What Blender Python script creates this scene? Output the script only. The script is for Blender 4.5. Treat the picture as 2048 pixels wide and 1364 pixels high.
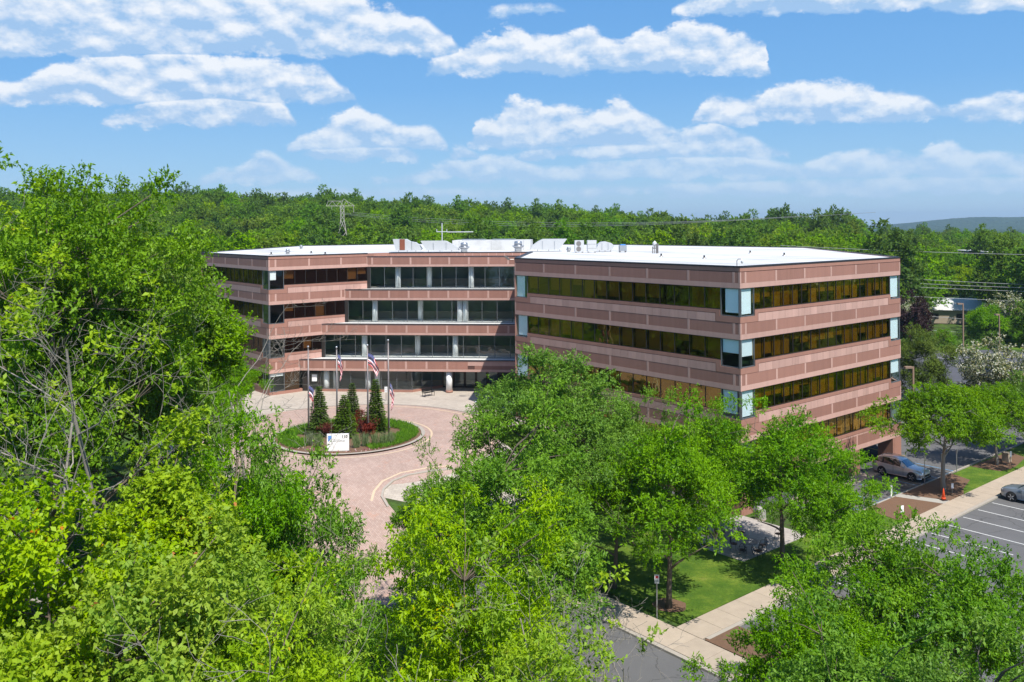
import bpy, bmesh, math, random
import numpy as np
from mathutils import Vector, Matrix
for o in list(bpy.data.objects): bpy.data.objects.remove(o)
scene = bpy.context.scene
COL = scene.collection
R_ = math.radians

# ------------------------------------------------------------------ camera
CAM_H = 19.2
cam = bpy.data.cameras.new('camera'); camo = bpy.data.objects.new('camera', cam); COL.objects.link(camo)
cam.sensor_width = 36; cam.lens = 1727 / 2048 * 36; cam.shift_y = -229.5 / 2048
cam.clip_start = .5; cam.clip_end = 20000
r = R_(.416)
camo.matrix_world = Matrix(((math.cos(r), math.sin(r), 0, 0), (0, 0, -1, 0), (-math.sin(r), math.cos(r), 0, CAM_H), (0, 0, 0, 1)))
scene.camera = camo

# ------------------------------------------------------------------ sun, sky, exposure
SUN_EL, SUN_AZ = R_(57), R_(150)          # azimuth clockwise from +Y: behind the camera and to the right
S = Vector((math.sin(SUN_AZ) * math.cos(SUN_EL), math.cos(SUN_AZ) * math.cos(SUN_EL), math.sin(SUN_EL)))
sun = bpy.data.lights.new('sun', 'SUN'); sun.energy = 4.6; sun.angle = R_(.53); sun.color = (1, .95, .87)
suno = bpy.data.objects.new('sun', sun); COL.objects.link(suno)
suno.rotation_euler = S.to_track_quat('Z', 'Y').to_euler(); suno.location = (0, 0, 200)
scene.view_settings.view_transform = 'Standard'; scene.view_settings.look = 'None'
scene.view_settings.exposure = 0.6; scene.view_settings.gamma = 1
scene.render.engine = 'CYCLES'
scene.cycles.max_bounces = 8; scene.cycles.diffuse_bounces = 3; scene.cycles.transmission_bounces = 4; scene.cycles.transparent_max_bounces = 12; scene.cycles.volume_bounces = 0

class NT:
    """small helper to write node trees"""
    def __init__(s, tree): s.t = tree; s.n = tree.nodes; s.l = tree.links
    def node(s, typ, ins=None, **kw):
        n = s.n.new(typ)
        for k, v in kw.items(): setattr(n, k, v)
        for k, v in (ins or {}).items():
            if hasattr(v, 'is_output'): s.l.new(v, n.inputs[k])
            else: n.inputs[k].default_value = v
        return n
    def math(s, op, a, b=0., c=None, clamp=False):
        ins = {0: a, 1: b}
        if c is not None: ins[2] = c
        return s.node('ShaderNodeMath', ins, operation=op, use_clamp=clamp).outputs[0]
    def mix(s, f, a, b, typ='RGBA', blend='MIX'):
        n = s.node('ShaderNodeMix', data_type=typ)
        if typ == 'RGBA': n.blend_type = blend; i = (0, 6, 7); o = 2
        else: i = (0, 2, 3); o = 0
        for k, v in zip(i, (f, a, b)):
            if hasattr(v, 'is_output'): s.l.new(v, n.inputs[k])
            else: n.inputs[k].default_value = (*v, 1) if typ == 'RGBA' and k != 0 and len(v) == 3 else v
        return n.outputs[o]
    def ramp(s, f, stops):
        n = s.node('ShaderNodeValToRGB', {0: f}); e = n.color_ramp.elements
        while len(e) < len(stops): e.new(.5)
        for el, (p, c) in zip(e, stops): el.position = p; el.color = (*c, 1) if len(c) == 3 else c
        return n.outputs[0]
    def smooth(s, x, lo, hi):
        n = s.node('ShaderNodeMapRange', {0: x, 1: lo, 2: hi, 3: 0., 4: 1.}, interpolation_type='SMOOTHSTEP'); return n.outputs[0]

def make_world():
    w = bpy.data.worlds.new('World'); scene.world = w; w.use_nodes = True
    k = NT(w.node_tree); k.n.clear()
    sky = k.node('ShaderNodeTexSky', sky_type='NISHITA', sun_disc=False, sun_elevation=SUN_EL, sun_rotation=SUN_AZ,
                 air_density=1.0, dust_density=.0, ozone_density=3., altitude=100).outputs[0]
    d = k.node('ShaderNodeTexCoord').outputs['Generated']
    sp = k.node('ShaderNodeSeparateXYZ', {0: d}); x, y, z = sp.outputs
    az = k.math('ARCTAN2', x, y); el = k.math('ARCSINE', z)
    el0 = k.math('MAXIMUM', el, 0.)
    # clear-air blue: deepens the physical sky, paler towards the horizon all the way round
    grad = k.ramp(k.math('MULTIPLY', el0, 1.6), [(0., (.42, .66, .90)), (.10, (.30, .58, .90)), (.25, (.175, .46, .88)), (.5, (.115, .37, .82)), (1., (.07, .27, .70))])
    grad = k.mix(1., grad, (10.6, 10.6, 10.6), blend='MULTIPLY')
    hsv = k.mix(.78, sky, grad)
    # cloud-space coordinates
    cv = k.node('ShaderNodeCombineXYZ', {0: az, 1: k.math('MULTIPLY', el, 1.6), 2: .37}).outputs[0]
    def fbm(vec, sc, det, rough=.55):
        return k.node('ShaderNodeTexNoise', {'Vector': vec, 'Scale': sc, 'Detail': det, 'Roughness': rough}, noise_dimensions='3D').outputs[0]
    n1 = fbm(cv, 24., 6., .62)
    n2 = fbm(k.node('ShaderNodeVectorMath', {0: cv, 1: (.004, .015, 0)}, operation='ADD').outputs[0], 24., 3., .5)
    w1 = k.math('SUBTRACT', n1, .5)
    yy = k.math('MAXIMUM', y, .35); gu = k.math('DIVIDE', x, yy); gw = k.math('DIVIDE', k.math('MAXIMUM', z, 0.), yy)      # bearing and rise of the sight line
    wy = k.math('ADD', gw, k.math('MULTIPLY', w1, .022))
    tt = k.math('ADD', k.math('MULTIPLY', k.math('ADD', gu, k.math('MULTIPLY', w1, .03)), .8), .5)      # azimuth -0.625..0.625 -> 0..1
    hm = k.math('ADD', .55, k.math('MULTIPLY', n1, .9))
    # rows of fair-weather cumulus: elevation of the flat base, then crown height along the azimuth (photo columns)
    ROWS = [(.247, [(960, 0), (1010, .012), (1100, .012), (1160, 0), (1330, 0), (1380, .02), (1600, .04), (2100, .05)]),
            (.203, [(-200, .1), (150, .1), (500, .1), (650, .08), (760, .06), (850, .04), (900, .022), (935, 0)]),
            (.178, [(845, 0), (880, .02), (960, .042), (1020, .055), (1100, .046), (1180, .052), (1240, .038), (1310, .05), (1390, .056), (1470, .05), (1525, .04), (1550, 0)]),
            (.148, [(-80, .03), (40, .03), (120, .05), (220, .055), (320, .062), (430, .058), (540, .05), (640, .04), (700, .015), (720, 0)]),
            (.121, [(190, 0), (240, .02), (330, .036), (420, .042), (500, .034), (560, .03), (605, 0), (1375, 0), (1420, .032), (1500, .03), (1560, .045), (1660, .052), (1760, .04), (1840, .03), (1885, .016), (1950, .026), (2100, .036)]),
            (.093, [(565, 0), (610, .018), (660, .036), (705, .056), (750, .04), (800, .028), (860, .026), (915, 0), (928, 0), (965, .034), (1040, .056), (1110, .05), (1170, .042), (1240, .056), (1300, .036), (1350, .02), (1395, 0)]),
            (.080, [(570, 0), (640, .018), (720, .022), (800, .018), (860, 0), (890, 0), (920, .016), (985, 0), (1000, .0), (1080, .014), (1250, .02), (1360, .03), (1430, .042), (1490, .026), (1560, .01), (1600, 0)]),
            (.055, [(380, 0), (450, .018), (530, .034), (600, .02), (660, .0), (800, .006), (900, .026), (1010, .03), (1090, .016), (1200, .022), (1350, .03), (1480, .03), (1600, .016), (1660, .03), (1760, .034), (1830, .028), (1890, .044), (1960, .03), (2100, .026)]),
            (.036, [(300, .006), (700, .012), (1000, .01), (1400, .016), (1700, .02), (1850, .024), (2100, .02)])]
    best = shade = None
    for base, prof in ROWS:
        st = [(min(1., max(0., ((px - 1024) / 1727.) * .8 + .5)), (h * 8,) * 3) for px, h in prof]
        rp = k.node('ShaderNodeValToRGB', {0: tt}); rp.color_ramp.interpolation = 'B_SPLINE' if False else 'EASE'; e = rp.color_ramp.elements
        while len(e) < len(st): e.new(.5)
        for el_, (p, c) in zip(e, st): el_.position = p; el_.color = (*c, 1)
        h = k.math('MULTIPLY', k.math('MULTIPLY', rp.outputs[0], .125), hm)
        dy = k.math('SUBTRACT', wy, base)
        v = k.math('MINIMUM', k.math('MULTIPLY', k.math('SUBTRACT', h, dy), 75.), k.math('MULTIPLY', k.math('ADD', dy, .005), 130.))
        v = k.math('MINIMUM', v, k.math('SUBTRACT', k.math('MULTIPLY', h, 160.), .6)); v = k.math('MINIMUM', k.math('MAXIMUM', v, -1.), 1.3)
        sh = k.math('DIVIDE', dy, k.math('MAXIMUM', h, .02))
        if best is None: best, shade = v, sh
        else:
            shade = k.mix(k.smooth(k.math('SUBTRACT', v, best), -.25, .25), shade, sh, 'FLOAT'); best = k.math('MAXIMUM', best, v)
    # the rest of the dome carries the same fair-weather clouds, scattered by noise
    zz = k.math('ADD', k.math('MAXIMUM', z, 0.), .12)
    pl = k.node('ShaderNodeCombineXYZ', {0: k.math('DIVIDE', x, zz), 1: k.math('DIVIDE', y, zz), 2: .0}).outputs[0]
    gen = k.math('MULTIPLY', k.math('SUBTRACT', fbm(pl, .8, 4., .6), .54), 6.)
    outw = k.math('MAXIMUM', k.smooth(k.math('ABSOLUTE', az), .62, .72), k.smooth(el, .30, .37))
    best = k.mix(outw, best, gen, 'FLOAT')
    dens = k.math('ADD', best, k.math('MULTIPLY', w1, 1.9))
    alpha = k.smooth(dens, -.05, .65)
    low = k.smooth(el, .0, .15)
    alpha = k.math('MULTIPLY', alpha, k.mix(low, .6, .93, 'FLOAT'))
    relief = k.math('MULTIPLY', k.math('SUBTRACT', n1, n2), 3.6)
    lit = k.math('ADD', k.math('ADD', k.math('MULTIPLY', k.math('MINIMUM', shade, 1.), 1.0), .06), relief, clamp=True)
    lit = k.mix(outw, lit, k.math('ADD', .65, relief, clamp=True), 'FLOAT')
    ccol = k.mix(lit, (3.8, 5.9, 8.8), (9.6, 9.9, 10.3))
    ccol = k.mix(k.math('MULTIPLY', k.math('SUBTRACT', 1., low), .8), ccol, (5.6, 7.5, 9.7))
    tot = k.mix(alpha, hsv, ccol)
    bg = k.node('ShaderNodeBackground', {0: tot, 1: .066})
    k.l.new(bg.outputs[0], k.node('ShaderNodeOutputWorld').inputs[0])
    w.cycles.sampling_method = 'MANUAL'; w.cycles.sample_map_resolution = 512
make_world()

# ------------------------------------------------------------------ materials
MATS = {}
SC = .74
def new_mat(name):
    m = bpy.data.materials.new(name); m.use_nodes = True; m.node_tree.nodes.clear(); MATS[name] = m
    return m, NT(m.node_tree)
def finish(k, sh): k.l.new(sh, k.node('ShaderNodeOutputMaterial').inputs[0])
def obj_coord(k): return k.node('ShaderNodeTexCoord').outputs['Object']
def pos_coord(k): return k.node('ShaderNodeNewGeometry').outputs['Position']

GROUNDS = ('asphalt', 'asphalt_dark', 'concrete', 'concrete_grey', 'kerb', 'mulch', 'line_cream', 'line_white', 'line_blue', 'tan_block', 'bark_grey', 'steel', 'white_paint', 'galvanized', 'white_metal', 'interior_wall', 'lamp_pole')
def simple(name, col, rough=.7, metal=0., var=.12, nscale=3., bump=0., spec=.4, rnd=.0, streak=False):
    m, k = new_mat(name)
    if name in GROUNDS: col = tuple(c * SC for c in col)
    p = pos_coord(k)
    if streak: p = k.node('ShaderNodeVectorMath', {0: p, 1: (1., 1., .18)}, operation='MULTIPLY').outputs[0]
    n = k.node('ShaderNodeTexNoise', {'Vector': p, 'Scale': nscale, 'Detail': 5., 'Roughness': .65}).outputs[0]
    if name == 'concrete': rnd = .05
    v = k.math('ADD', 1 - var, k.math('MULTIPLY', n, var * 2))
    if rnd:
        ri = k.node('ShaderNodeObjectInfo').outputs['Random']
        v = k.math('MULTIPLY', v, k.math('ADD', 1 - rnd, k.math('MULTIPLY', ri, 2 * rnd)))
    c = k.mix(1., (*col,), v, blend='MULTIPLY')
    b = k.node('ShaderNodeBsdfPrincipled', {'Base Color': c, 'Roughness': rough, 'Metallic': metal, 'Specular IOR Level': spec})
    if bump:
        bp = k.node('ShaderNodeBump', {'Strength': bump, 'Distance': .02, 'Height': k.node('ShaderNodeTexNoise', {'Vector': pos_coord(k), 'Scale': nscale * 8, 'Detail': 4.}).outputs[0]})
        k.l.new(bp.outputs[0], b.inputs['Normal'])
    finish(k, b.outputs[0]); return m

def speckled(name, col, col2, rough=.65, rnd=.06, big=.2):
    m, k = new_mat(name); p = pos_coord(k); col = tuple(c * .90 for c in col); col2 = tuple(c * .90 for c in col2)
    n = k.node('ShaderNodeTexNoise', {'Vector': p, 'Scale': 30., 'Detail': 3.}).outputs[0]
    st = k.node('ShaderNodeVectorMath', {0: p, 1: (1.3, 1.3, .12)}, operation='MULTIPLY').outputs[0]
    n2 = k.node('ShaderNodeTexNoise', {'Vector': st, 'Scale': 1.6, 'Detail': 5., 'Roughness': .7}).outputs[0]
    c = k.mix(n, (*col,), (*col2,))
    ri = k.node('ShaderNodeObjectInfo').outputs['Random']
    v = k.math('ADD', 1 - rnd - big, k.math('ADD', k.math('MULTIPLY', ri, 2 * rnd), k.math('MULTIPLY', n2, 2 * big)))
    c = k.mix(1., c, v, blend='MULTIPLY')
    finish(k, k.node('ShaderNodeBsdfPrincipled', {'Base Color': c, 'Roughness': rough, 'Specular IOR Level': .35}).outputs[0]); return m

speckled('granite_light', (.475, .285, .235), (.575, .36, .305), rnd=.10)
speckled('granite_mid', (.335, .165, .122), (.405, .21, .16), rnd=.05)
speckled('granite_dark', (.30, .145, .108), (.365, .19, .148), rnd=.10)
simple('joint', (.10, .05, .04), .9)
simple('flashing', (.035, .035, .04), .5, .3)
simple('frame_dark', (.045, .038, .034), .45, .4)
simple('frame_grey', (.16, .17, .18), .4, .5)
simple('white_paint', (.78, .78, .76), .6, var=.05)
def roofmat():
    m, k = new_mat('roof_white'); p = pos_coord(k)
    v = k.node('ShaderNodeVectorRotate', {'Vector': p, 'Angle': .88}, rotation_type='Z_AXIS').outputs[0]
    b = k.node('ShaderNodeTexBrick', {'Vector': v, 'Color1': (.60, .60, .59, 1), 'Color2': (.56, .56, .555, 1), 'Mortar': (.42, .42, .42, 1), 'Scale': 1., 'Mortar Size': .035, 'Brick Width': 22., 'Row Height': 3.2}).outputs[0]
    n = k.node('ShaderNodeTexNoise', {'Vector': k.node('ShaderNodeVectorMath', {0: v, 1: (.25, 1., 1.)}, operation='MULTIPLY').outputs[0], 'Scale': .22, 'Detail': 7., 'Roughness': .65}).outputs[0]
    c = k.mix(k.smooth(n, .46, .66), b, (.40, .40, .39))
    finish(k, k.node('ShaderNodeBsdfPrincipled', {'Base Color': c, 'Roughness': .7, 'Specular IOR Level': .3}).outputs[0])
roofmat()
simple('white_metal', (.72, .73, .74), .45, .15, var=.06)
simple('galvanized', (.55, .57, .6), .35, .7, var=.15)
simple('rust', (.22, .07, .04), .85)
simple('interior_wall', (.30, .27, .23), .9)
simple('interior_floor', (.22, .20, .18), .9)
simple('interior_dark', (.045, .042, .04), .9)
simple('atrium_wall', (.20, .25, .25), .9)
simple('atrium_floor', (.66, .66, .64), .6)
simple('column_white', (.82, .83, .83), .5, var=.03)
simple('blind', (.74, .66, .48), .9, var=.06, rnd=.15)
simple('blind_white', (.84, .87, .86), .9, var=.04, rnd=.06)
def asphaltmat(name, col):
    m, k = new_mat(name); p = pos_coord(k)
    n = k.node('ShaderNodeTexNoise', {'Vector': p, 'Scale': .35, 'Detail': 7., 'Roughness': .7}).outputs[0]
    f = k.node('ShaderNodeTexNoise', {'Vector': p, 'Scale': 22., 'Detail': 2.}).outputs[0]
    wv = k.node('ShaderNodeTexNoise', {'Vector': p, 'Scale': 1.2, 'Detail': 3.}).outputs[1]
    pw = k.node('ShaderNodeVectorMath', {0: p, 1: k.node('ShaderNodeVectorMath', {0: wv, 'Scale': .9}, operation='SCALE').outputs[0]}, operation='ADD').outputs[0]
    cr = k.node('ShaderNodeTexVoronoi', {'Vector': pw, 'Scale': .23}, feature='DISTANCE_TO_EDGE').outputs[0]
    sp = k.node('ShaderNodeTexNoise', {'Vector': p, 'Scale': 1.1, 'Detail': 2.}).outputs[0]
    v = k.math('ADD', .62, k.math('ADD', k.math('MULTIPLY', n, .5), k.math('MULTIPLY', f, .28)))
    c = k.mix(1., tuple(q * SC for q in col), v, blend='MULTIPLY')
    c = k.mix(k.math('MULTIPLY', k.math('SUBTRACT', 1., k.smooth(cr, .0, .012)), .55), c, (.03, .03, .03))
    c = k.mix(k.math('MULTIPLY', k.smooth(sp, .66, .74), .35), c, (.035, .035, .037))
    b = k.node('ShaderNodeBsdfPrincipled', {'Base Color': c, 'Roughness': .88, 'Specular IOR Level': .3})
    k.l.new(k.node('ShaderNodeBump', {'Strength': .35, 'Distance': .01, 'Height': f}).outputs[0], b.inputs['Normal']); finish(k, b.outputs[0])
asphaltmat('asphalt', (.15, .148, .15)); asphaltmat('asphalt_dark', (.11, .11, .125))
simple('line_white', (.78, .78, .76), .7, var=.38, nscale=9)
simple('line_blue', (.16, .36, .6), .7, var=.2, nscale=6)
simple('line_cream', (.72, .55, .38), .7, var=.1, nscale=6)
simple('line_yellow', (.65, .45, .1), .7, var=.1, nscale=6)
simple('concrete', (.50, .41, .32), .9, var=.22, nscale=1.3, bump=.3)
simple('concrete_grey', (.45, .43, .39), .9, var=.14, nscale=2, bump=.3)
simple('kerb', (.46, .41, .35), .9, var=.12, nscale=3)
simple('mulch', (.20, .115, .07), .95, var=.4, nscale=9, bump=1.)
simple('steel', (.34, .31, .29), .45, .6)
simple('pylon_grey', (.42, .40, .35), .7)
simple('steel_bronze', (.10, .085, .08), .5, .4)
simple('pole_grey', (.19, .17, .17), .4, .5)
simple('black_iron', (.025, .025, .028), .5, .5)
simple('table_top', (.20, .21, .23), .6, .2)
simple('lamp_pole', (.35, .24, .17), .6)
simple('sign_white', (.82, .82, .82), .5, var=.03)
simple('print_dark', (.05, .05, .055), .6)
simple('print_grey', (.48, .5, .52), .6)
simple('print_faint', (.62, .63, .64), .6)
simple('print_blue', (.09, .28, .68), .6)
simple('print_navy', (.03, .06, .3), .6)
simple('print_green', (.12, .38, .07), .6)
simple('print_red', (.5, .04, .05), .6)
simple('flag_red', (.50, .02, .04), .8)
simple('flag_white', (.75, .73, .74), .8)
simple('flag_blue', (.03, .04, .17), .8)
simple('cone_orange', (.75, .08, .015), .6)
simple('cone_base', (.04, .03, .03), .8)
simple('tyre', (.02, .02, .02), .9)
simple('rim', (.6, .6, .62), .3, .8)
simple('car_trim', (.02, .02, .022), .6)
simple('lamp_red', (.5, .02, .03), .3)
simple('lamp_clear', (.7, .72, .75), .2)
simple('bark_grey', (.36, .32, .27), .95, var=.35, nscale=5, bump=.6, streak=True)
simple('bark_brown', (.135, .105, .08), .95, var=.35, nscale=5, bump=.6, streak=True)
simple('brick_red', (.26, .09, .06), .9, var=.2)
simple('roof_grey', (.5, .5, .5), .8)
simple('wire', (.34, .34, .34), .6)
simple('tan_block', (.5, .41, .31), .9)

def carpaint(name, col):
    m, k = new_mat(name)
    b = k.node('ShaderNodeBsdfPrincipled', {'Base Color': (*col, 1), 'Roughness': .28, 'Metallic': .5, 'Coat Weight': .8, 'Coat Roughness': .05})
    finish(k, b.outputs[0])
carpaint('paint_silver', (.60, .59, .61)); carpaint('paint_grey', (.27, .31, .37)); carpaint('paint_navy', (.03, .05, .12))

def glassmat(name, trans, refl, fac, rough=.01, wav=.0):
    m, k = new_mat(name)
    t = k.node('ShaderNodeBsdfTransparent', {0: (*trans, 1)}).outputs[0]
    g = k.node('ShaderNodeBsdfGlossy', {0: (*refl, 1), 'Roughness': rough})
    if wav:
        n = k.node('ShaderNodeTexNoise', {'Vector': pos_coord(k), 'Scale': .9, 'Detail': 1.}).outputs[0]
        k.l.new(k.node('ShaderNodeBump', {'Strength': wav, 'Distance': .06, 'Height': n}).outputs[0], g.inputs['Normal'])
    lw = k.node('ShaderNodeLayerWeight', {0: .25}).outputs['Fresnel']
    f = k.math('ADD', fac, k.math('MULTIPLY', lw, .22), clamp=True)
    mx = k.node('ShaderNodeMixShader', {0: f, 1: t, 2: g.outputs[0]})
    finish(k, mx.outputs[0])
glassmat('glass_gold', (.70, .60, .25), (.92, .80, .40), .14, wav=.3)
glassmat('glass_bronze', (.62, .52, .40), (.8, .62, .45), .10, wav=.25)
glassmat('glass_clear', (.978, .992, .988), (.8, .92, .92), .035, wav=.15)
glassmat('glass_blue', (.965, .995, 1.), (.6, .9, 1.), .012)
glassmat('glass_car', (.10, .11, .12), (.9, .95, 1.), .12)

def brickmat(name, c1, c2, mortar, bw, bh, ang, rough=.9, rnd=.5, blot=None):
    m, k = new_mat(name); p = pos_coord(k); c1, c2, mortar = (tuple(c * SC for c in q) for q in (c1, c2, mortar))
    v = k.node('ShaderNodeVectorRotate', {'Vector': p, 'Angle': ang}, rotation_type='Z_AXIS').outputs[0]
    b = k.node('ShaderNodeTexBrick', {'Vector': v, 'Color1': (*c1, 1), 'Color2': (*c2, 1), 'Mortar': (*mortar, 1), 'Scale': 1., 'Mortar Size': .012,
                                      'Brick Width': bw, 'Row Height': bh, 'Bias': 0.})
    n = k.node('ShaderNodeTexNoise', {'Vector': p, 'Scale': .35, 'Detail': 6., 'Roughness': .65}).outputs[0]
    c = k.mix(1., b.outputs[0], k.math('ADD', .72, k.math('MULTIPLY', n, .56)), blend='MULTIPLY')
    if blot:
        n3 = k.node('ShaderNodeTexNoise', {'Vector': p, 'Scale': .9, 'Detail': 7., 'Roughness': .75}).outputs[0]
        c = k.mix(k.math('MULTIPLY', k.smooth(n3, .54, .68), .55), c, (*blot,))
    bs = k.node('ShaderNodeBsdfPrincipled', {'Base Color': c, 'Roughness': rough})
    k.l.new(k.node('ShaderNodeBump', {'Strength': .3, 'Distance': .01, 'Height': b.outputs[1]}).outputs[0], bs.inputs['Normal'])
    finish(k, bs.outputs[0])
brickmat('brick_paving', (.47, .32, .265), (.56, .405, .34), (.34, .26, .22), .30, .15, .95, blot=(.42, .22, .15))
brickmat('plaza_paving', (.50, .43, .36), (.58, .51, .43), (.38, .33, .28), .45, .3, .1)
brickmat('patio_paving', (.44, .39, .35), (.50, .45, .41), (.3, .27, .25), .4, .4, .88)

def lawnmat():
    m, k = new_mat('lawn'); p = pos_coord(k)
    n = k.node('ShaderNodeTexNoise', {'Vector': p, 'Scale': .45, 'Detail': 8., 'Roughness': .75}).outputs[0]
    n2 = k.node('ShaderNodeTexNoise', {'Vector': p, 'Scale': 7., 'Detail': 7., 'Roughness': .85}).outputs[0]
    c = k.ramp(n, [(.3, (.035, .09, .010)), (.5, (.075, .14, .014)), (.62, (.13, .19, .022)), (.75, (.20, .20, .05))]); c = k.mix(1., c, k.math('ADD', .1, k.math('MULTIPLY', n2, 1.8)), blend='MULTIPLY')
    b = k.node('ShaderNodeBsdfPrincipled', {'Base Color': c, 'Roughness': .85, 'Specular IOR Level': .15})
    k.l.new(k.node('ShaderNodeBump', {'Strength': .9, 'Distance': .08, 'Height': n2}).outputs[0], b.inputs['Normal'])
    finish(k, b.outputs[0])
    m, k = new_mat('woodland_floor'); p = pos_coord(k)
    n = k.node('ShaderNodeTexNoise', {'Vector': p, 'Scale': .5, 'Detail': 7., 'Roughness': .7}).outputs[0]
    c = k.ramp(n, [(.3, (.05, .045, .025)), (.5, (.05, .09, .02)), (.7, (.10, .17, .03))])
    b = k.node('ShaderNodeBsdfPrincipled', {'Base Color': c, 'Roughness': .95, 'Specular IOR Level': .1})
    k.l.new(k.node('ShaderNodeBump', {'Strength': 1., 'Distance': .3, 'Height': n}).outputs[0], b.inputs['Normal'])
    finish(k, b.outputs[0])
    m, k = new_mat('hill_woods'); p = pos_coord(k)
    vo = k.node('ShaderNodeTexVoronoi', {'Vector': p, 'Scale': .07}).outputs['Distance']
    n = k.node('ShaderNodeTexNoise', {'Vector': p, 'Scale': .012, 'Detail': 6.}).outputs[0]
    c = k.mix(n, (.02, .045, .02), (.045, .08, .03))
    b = k.node('ShaderNodeBsdfPrincipled', {'Base Color': c, 'Roughness': 1., 'Specular IOR Level': 0.})
    k.l.new(k.node('ShaderNodeBump', {'Strength': 1., 'Distance': 12., 'Height': k.math('SUBTRACT', 1., vo)}).outputs[0], b.inputs['Normal'])
    finish(k, b.outputs[0])
lawnmat()

def leafmat(name, ca, cb, cc=None, trans=.42, spark=.012, rnd=.07, hue=.003):
    """per-leaf tint ca..cb, a few leaves of cc; each tree differs slightly"""
    m, k = new_mat(name)
    t = k.node('ShaderNodeAttribute', attribute_name='tint').outputs['Fac']
    c = k.mix(t, ca, cb)
    if cc: c = k.mix(k.smooth(t, .93, .97), c, cc)
    ri = k.node('ShaderNodeObjectInfo').outputs['Random']
    r2 = k.math('FRACT', k.math('MULTIPLY', ri, 7.31))
    hs = k.node('ShaderNodeHueSaturation', {'Hue': k.math('ADD', .5 - hue, k.math('MULTIPLY', ri, 2 * hue)), 'Saturation': k.math('ADD', .88, k.math('MULTIPLY', r2, .2)),
                'Value': k.math('ADD', 1 - rnd, k.math('MULTIPLY', r2, 2 * rnd)), 'Color': c}).outputs[0]
    d = k.node('ShaderNodeBsdfDiffuse', {0: hs}).outputs[0]
    tc = k.mix(1., hs, (1.3, 1.2, .5), blend='MULTIPLY')
    tr = k.node('ShaderNodeBsdfTranslucent', {0: tc}).outputs[0]
    s1 = k.node('ShaderNodeMixShader', {0: trans, 1: d, 2: tr}).outputs[0]
    if spark:
        g = k.node('ShaderNodeBsdfGlossy', {0: (.9, .95, .9, 1), 'Roughness': .5}).outputs[0]
        s1 = k.node('ShaderNodeMixShader', {0: spark, 1: s1, 2: g}).outputs[0]
    finish(k, s1)
leafmat('leaf_oak', (.075, .195, .005), (.24, .41, .010), None)
leafmat('leaf_ash', (.066, .195, .005), (.22, .415, .010), None)
leafmat('leaf_maple', (.14, .29, .004), (.37, .50, .008), (.50, .18, .03))
leafmat('leaf_yellowgreen', (.14, .295, .004), (.345, .50, .008), (.52, .40, .02))
leafmat('leaf_zelkova', (.075, .19, .008), (.205, .36, .014), None)
leafmat('leaf_forest', (.085, .185, .012), (.225, .375, .024), None, rnd=.24, hue=.014, spark=.0)
leafmat('leaf_forest_dark', (.06, .145, .018), (.155, .28, .035), None, rnd=.2, hue=.01, spark=.0)
leafmat('leaf_forest_light', (.10, .21, .010), (.27, .41, .018), None, rnd=.16, hue=.012, spark=.0)
leafmat('leaf_blossom', (.06, .105, .035), (.16, .21, .09), None, rnd=.05)
leafmat('petal', (.55, .55, .45), (.75, .74, .66), None, rnd=.03, hue=.0)
leafmat('leaf_purple', (.035, .02, .025), (.07, .03, .035), None)
leafmat('leaf_red', (.13, .022, .018), (.22, .05, .03), None)
leafmat('needle', (.03, .08, .012), (.13, .22, .028), None, trans=.2, spark=.0)
leafmat('needle_dull', (.06, .11, .018), (.16, .22, .045), None, trans=.2, spark=.0)
leafmat('grass_blade', (.06, .17, .02), (.17, .30, .045), None, trans=.3, spark=.0)
leafmat('grass_silver', (.14, .21, .09), (.26, .33, .15), None, trans=.3, spark=.0)
leafmat('flower', (.35, .05, .1), (.7, .5, .5), None, spark=.0)

# ------------------------------------------------------------------ object helpers
def setp(o, label=None, cat=None, group=None, kind=None):
    for k, v in (('label', label), ('category', cat), ('group', group), ('kind', kind)):
        if v is not None: o[k] = v
    return o
def thing(name, label, cat, loc=(0, 0, 0), rz=0., group=None):
    o = bpy.data.objects.new(name, None); COL.objects.link(o); o.empty_display_size = .3
    o.location = loc; o.rotation_euler = (0, 0, rz); return setp(o, label, cat, group)
def add(name, me, parent=None, loc=(0, 0, 0), rot=(0, 0, 0), scale=(1, 1, 1)):
    o = bpy.data.objects.new(name, me); COL.objects.link(o); o.parent = parent
    o.location = loc; o.rotation_euler = rot; o.scale = scale; return o
def copy_tree(o, parent=None):
    c = o.copy(); COL.objects.link(c); c.parent = parent
    for ch in list(o.children): copy_tree(ch, c)
    return c
def kids_at_world(parent): return tuple(-c for c in parent.location)

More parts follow.
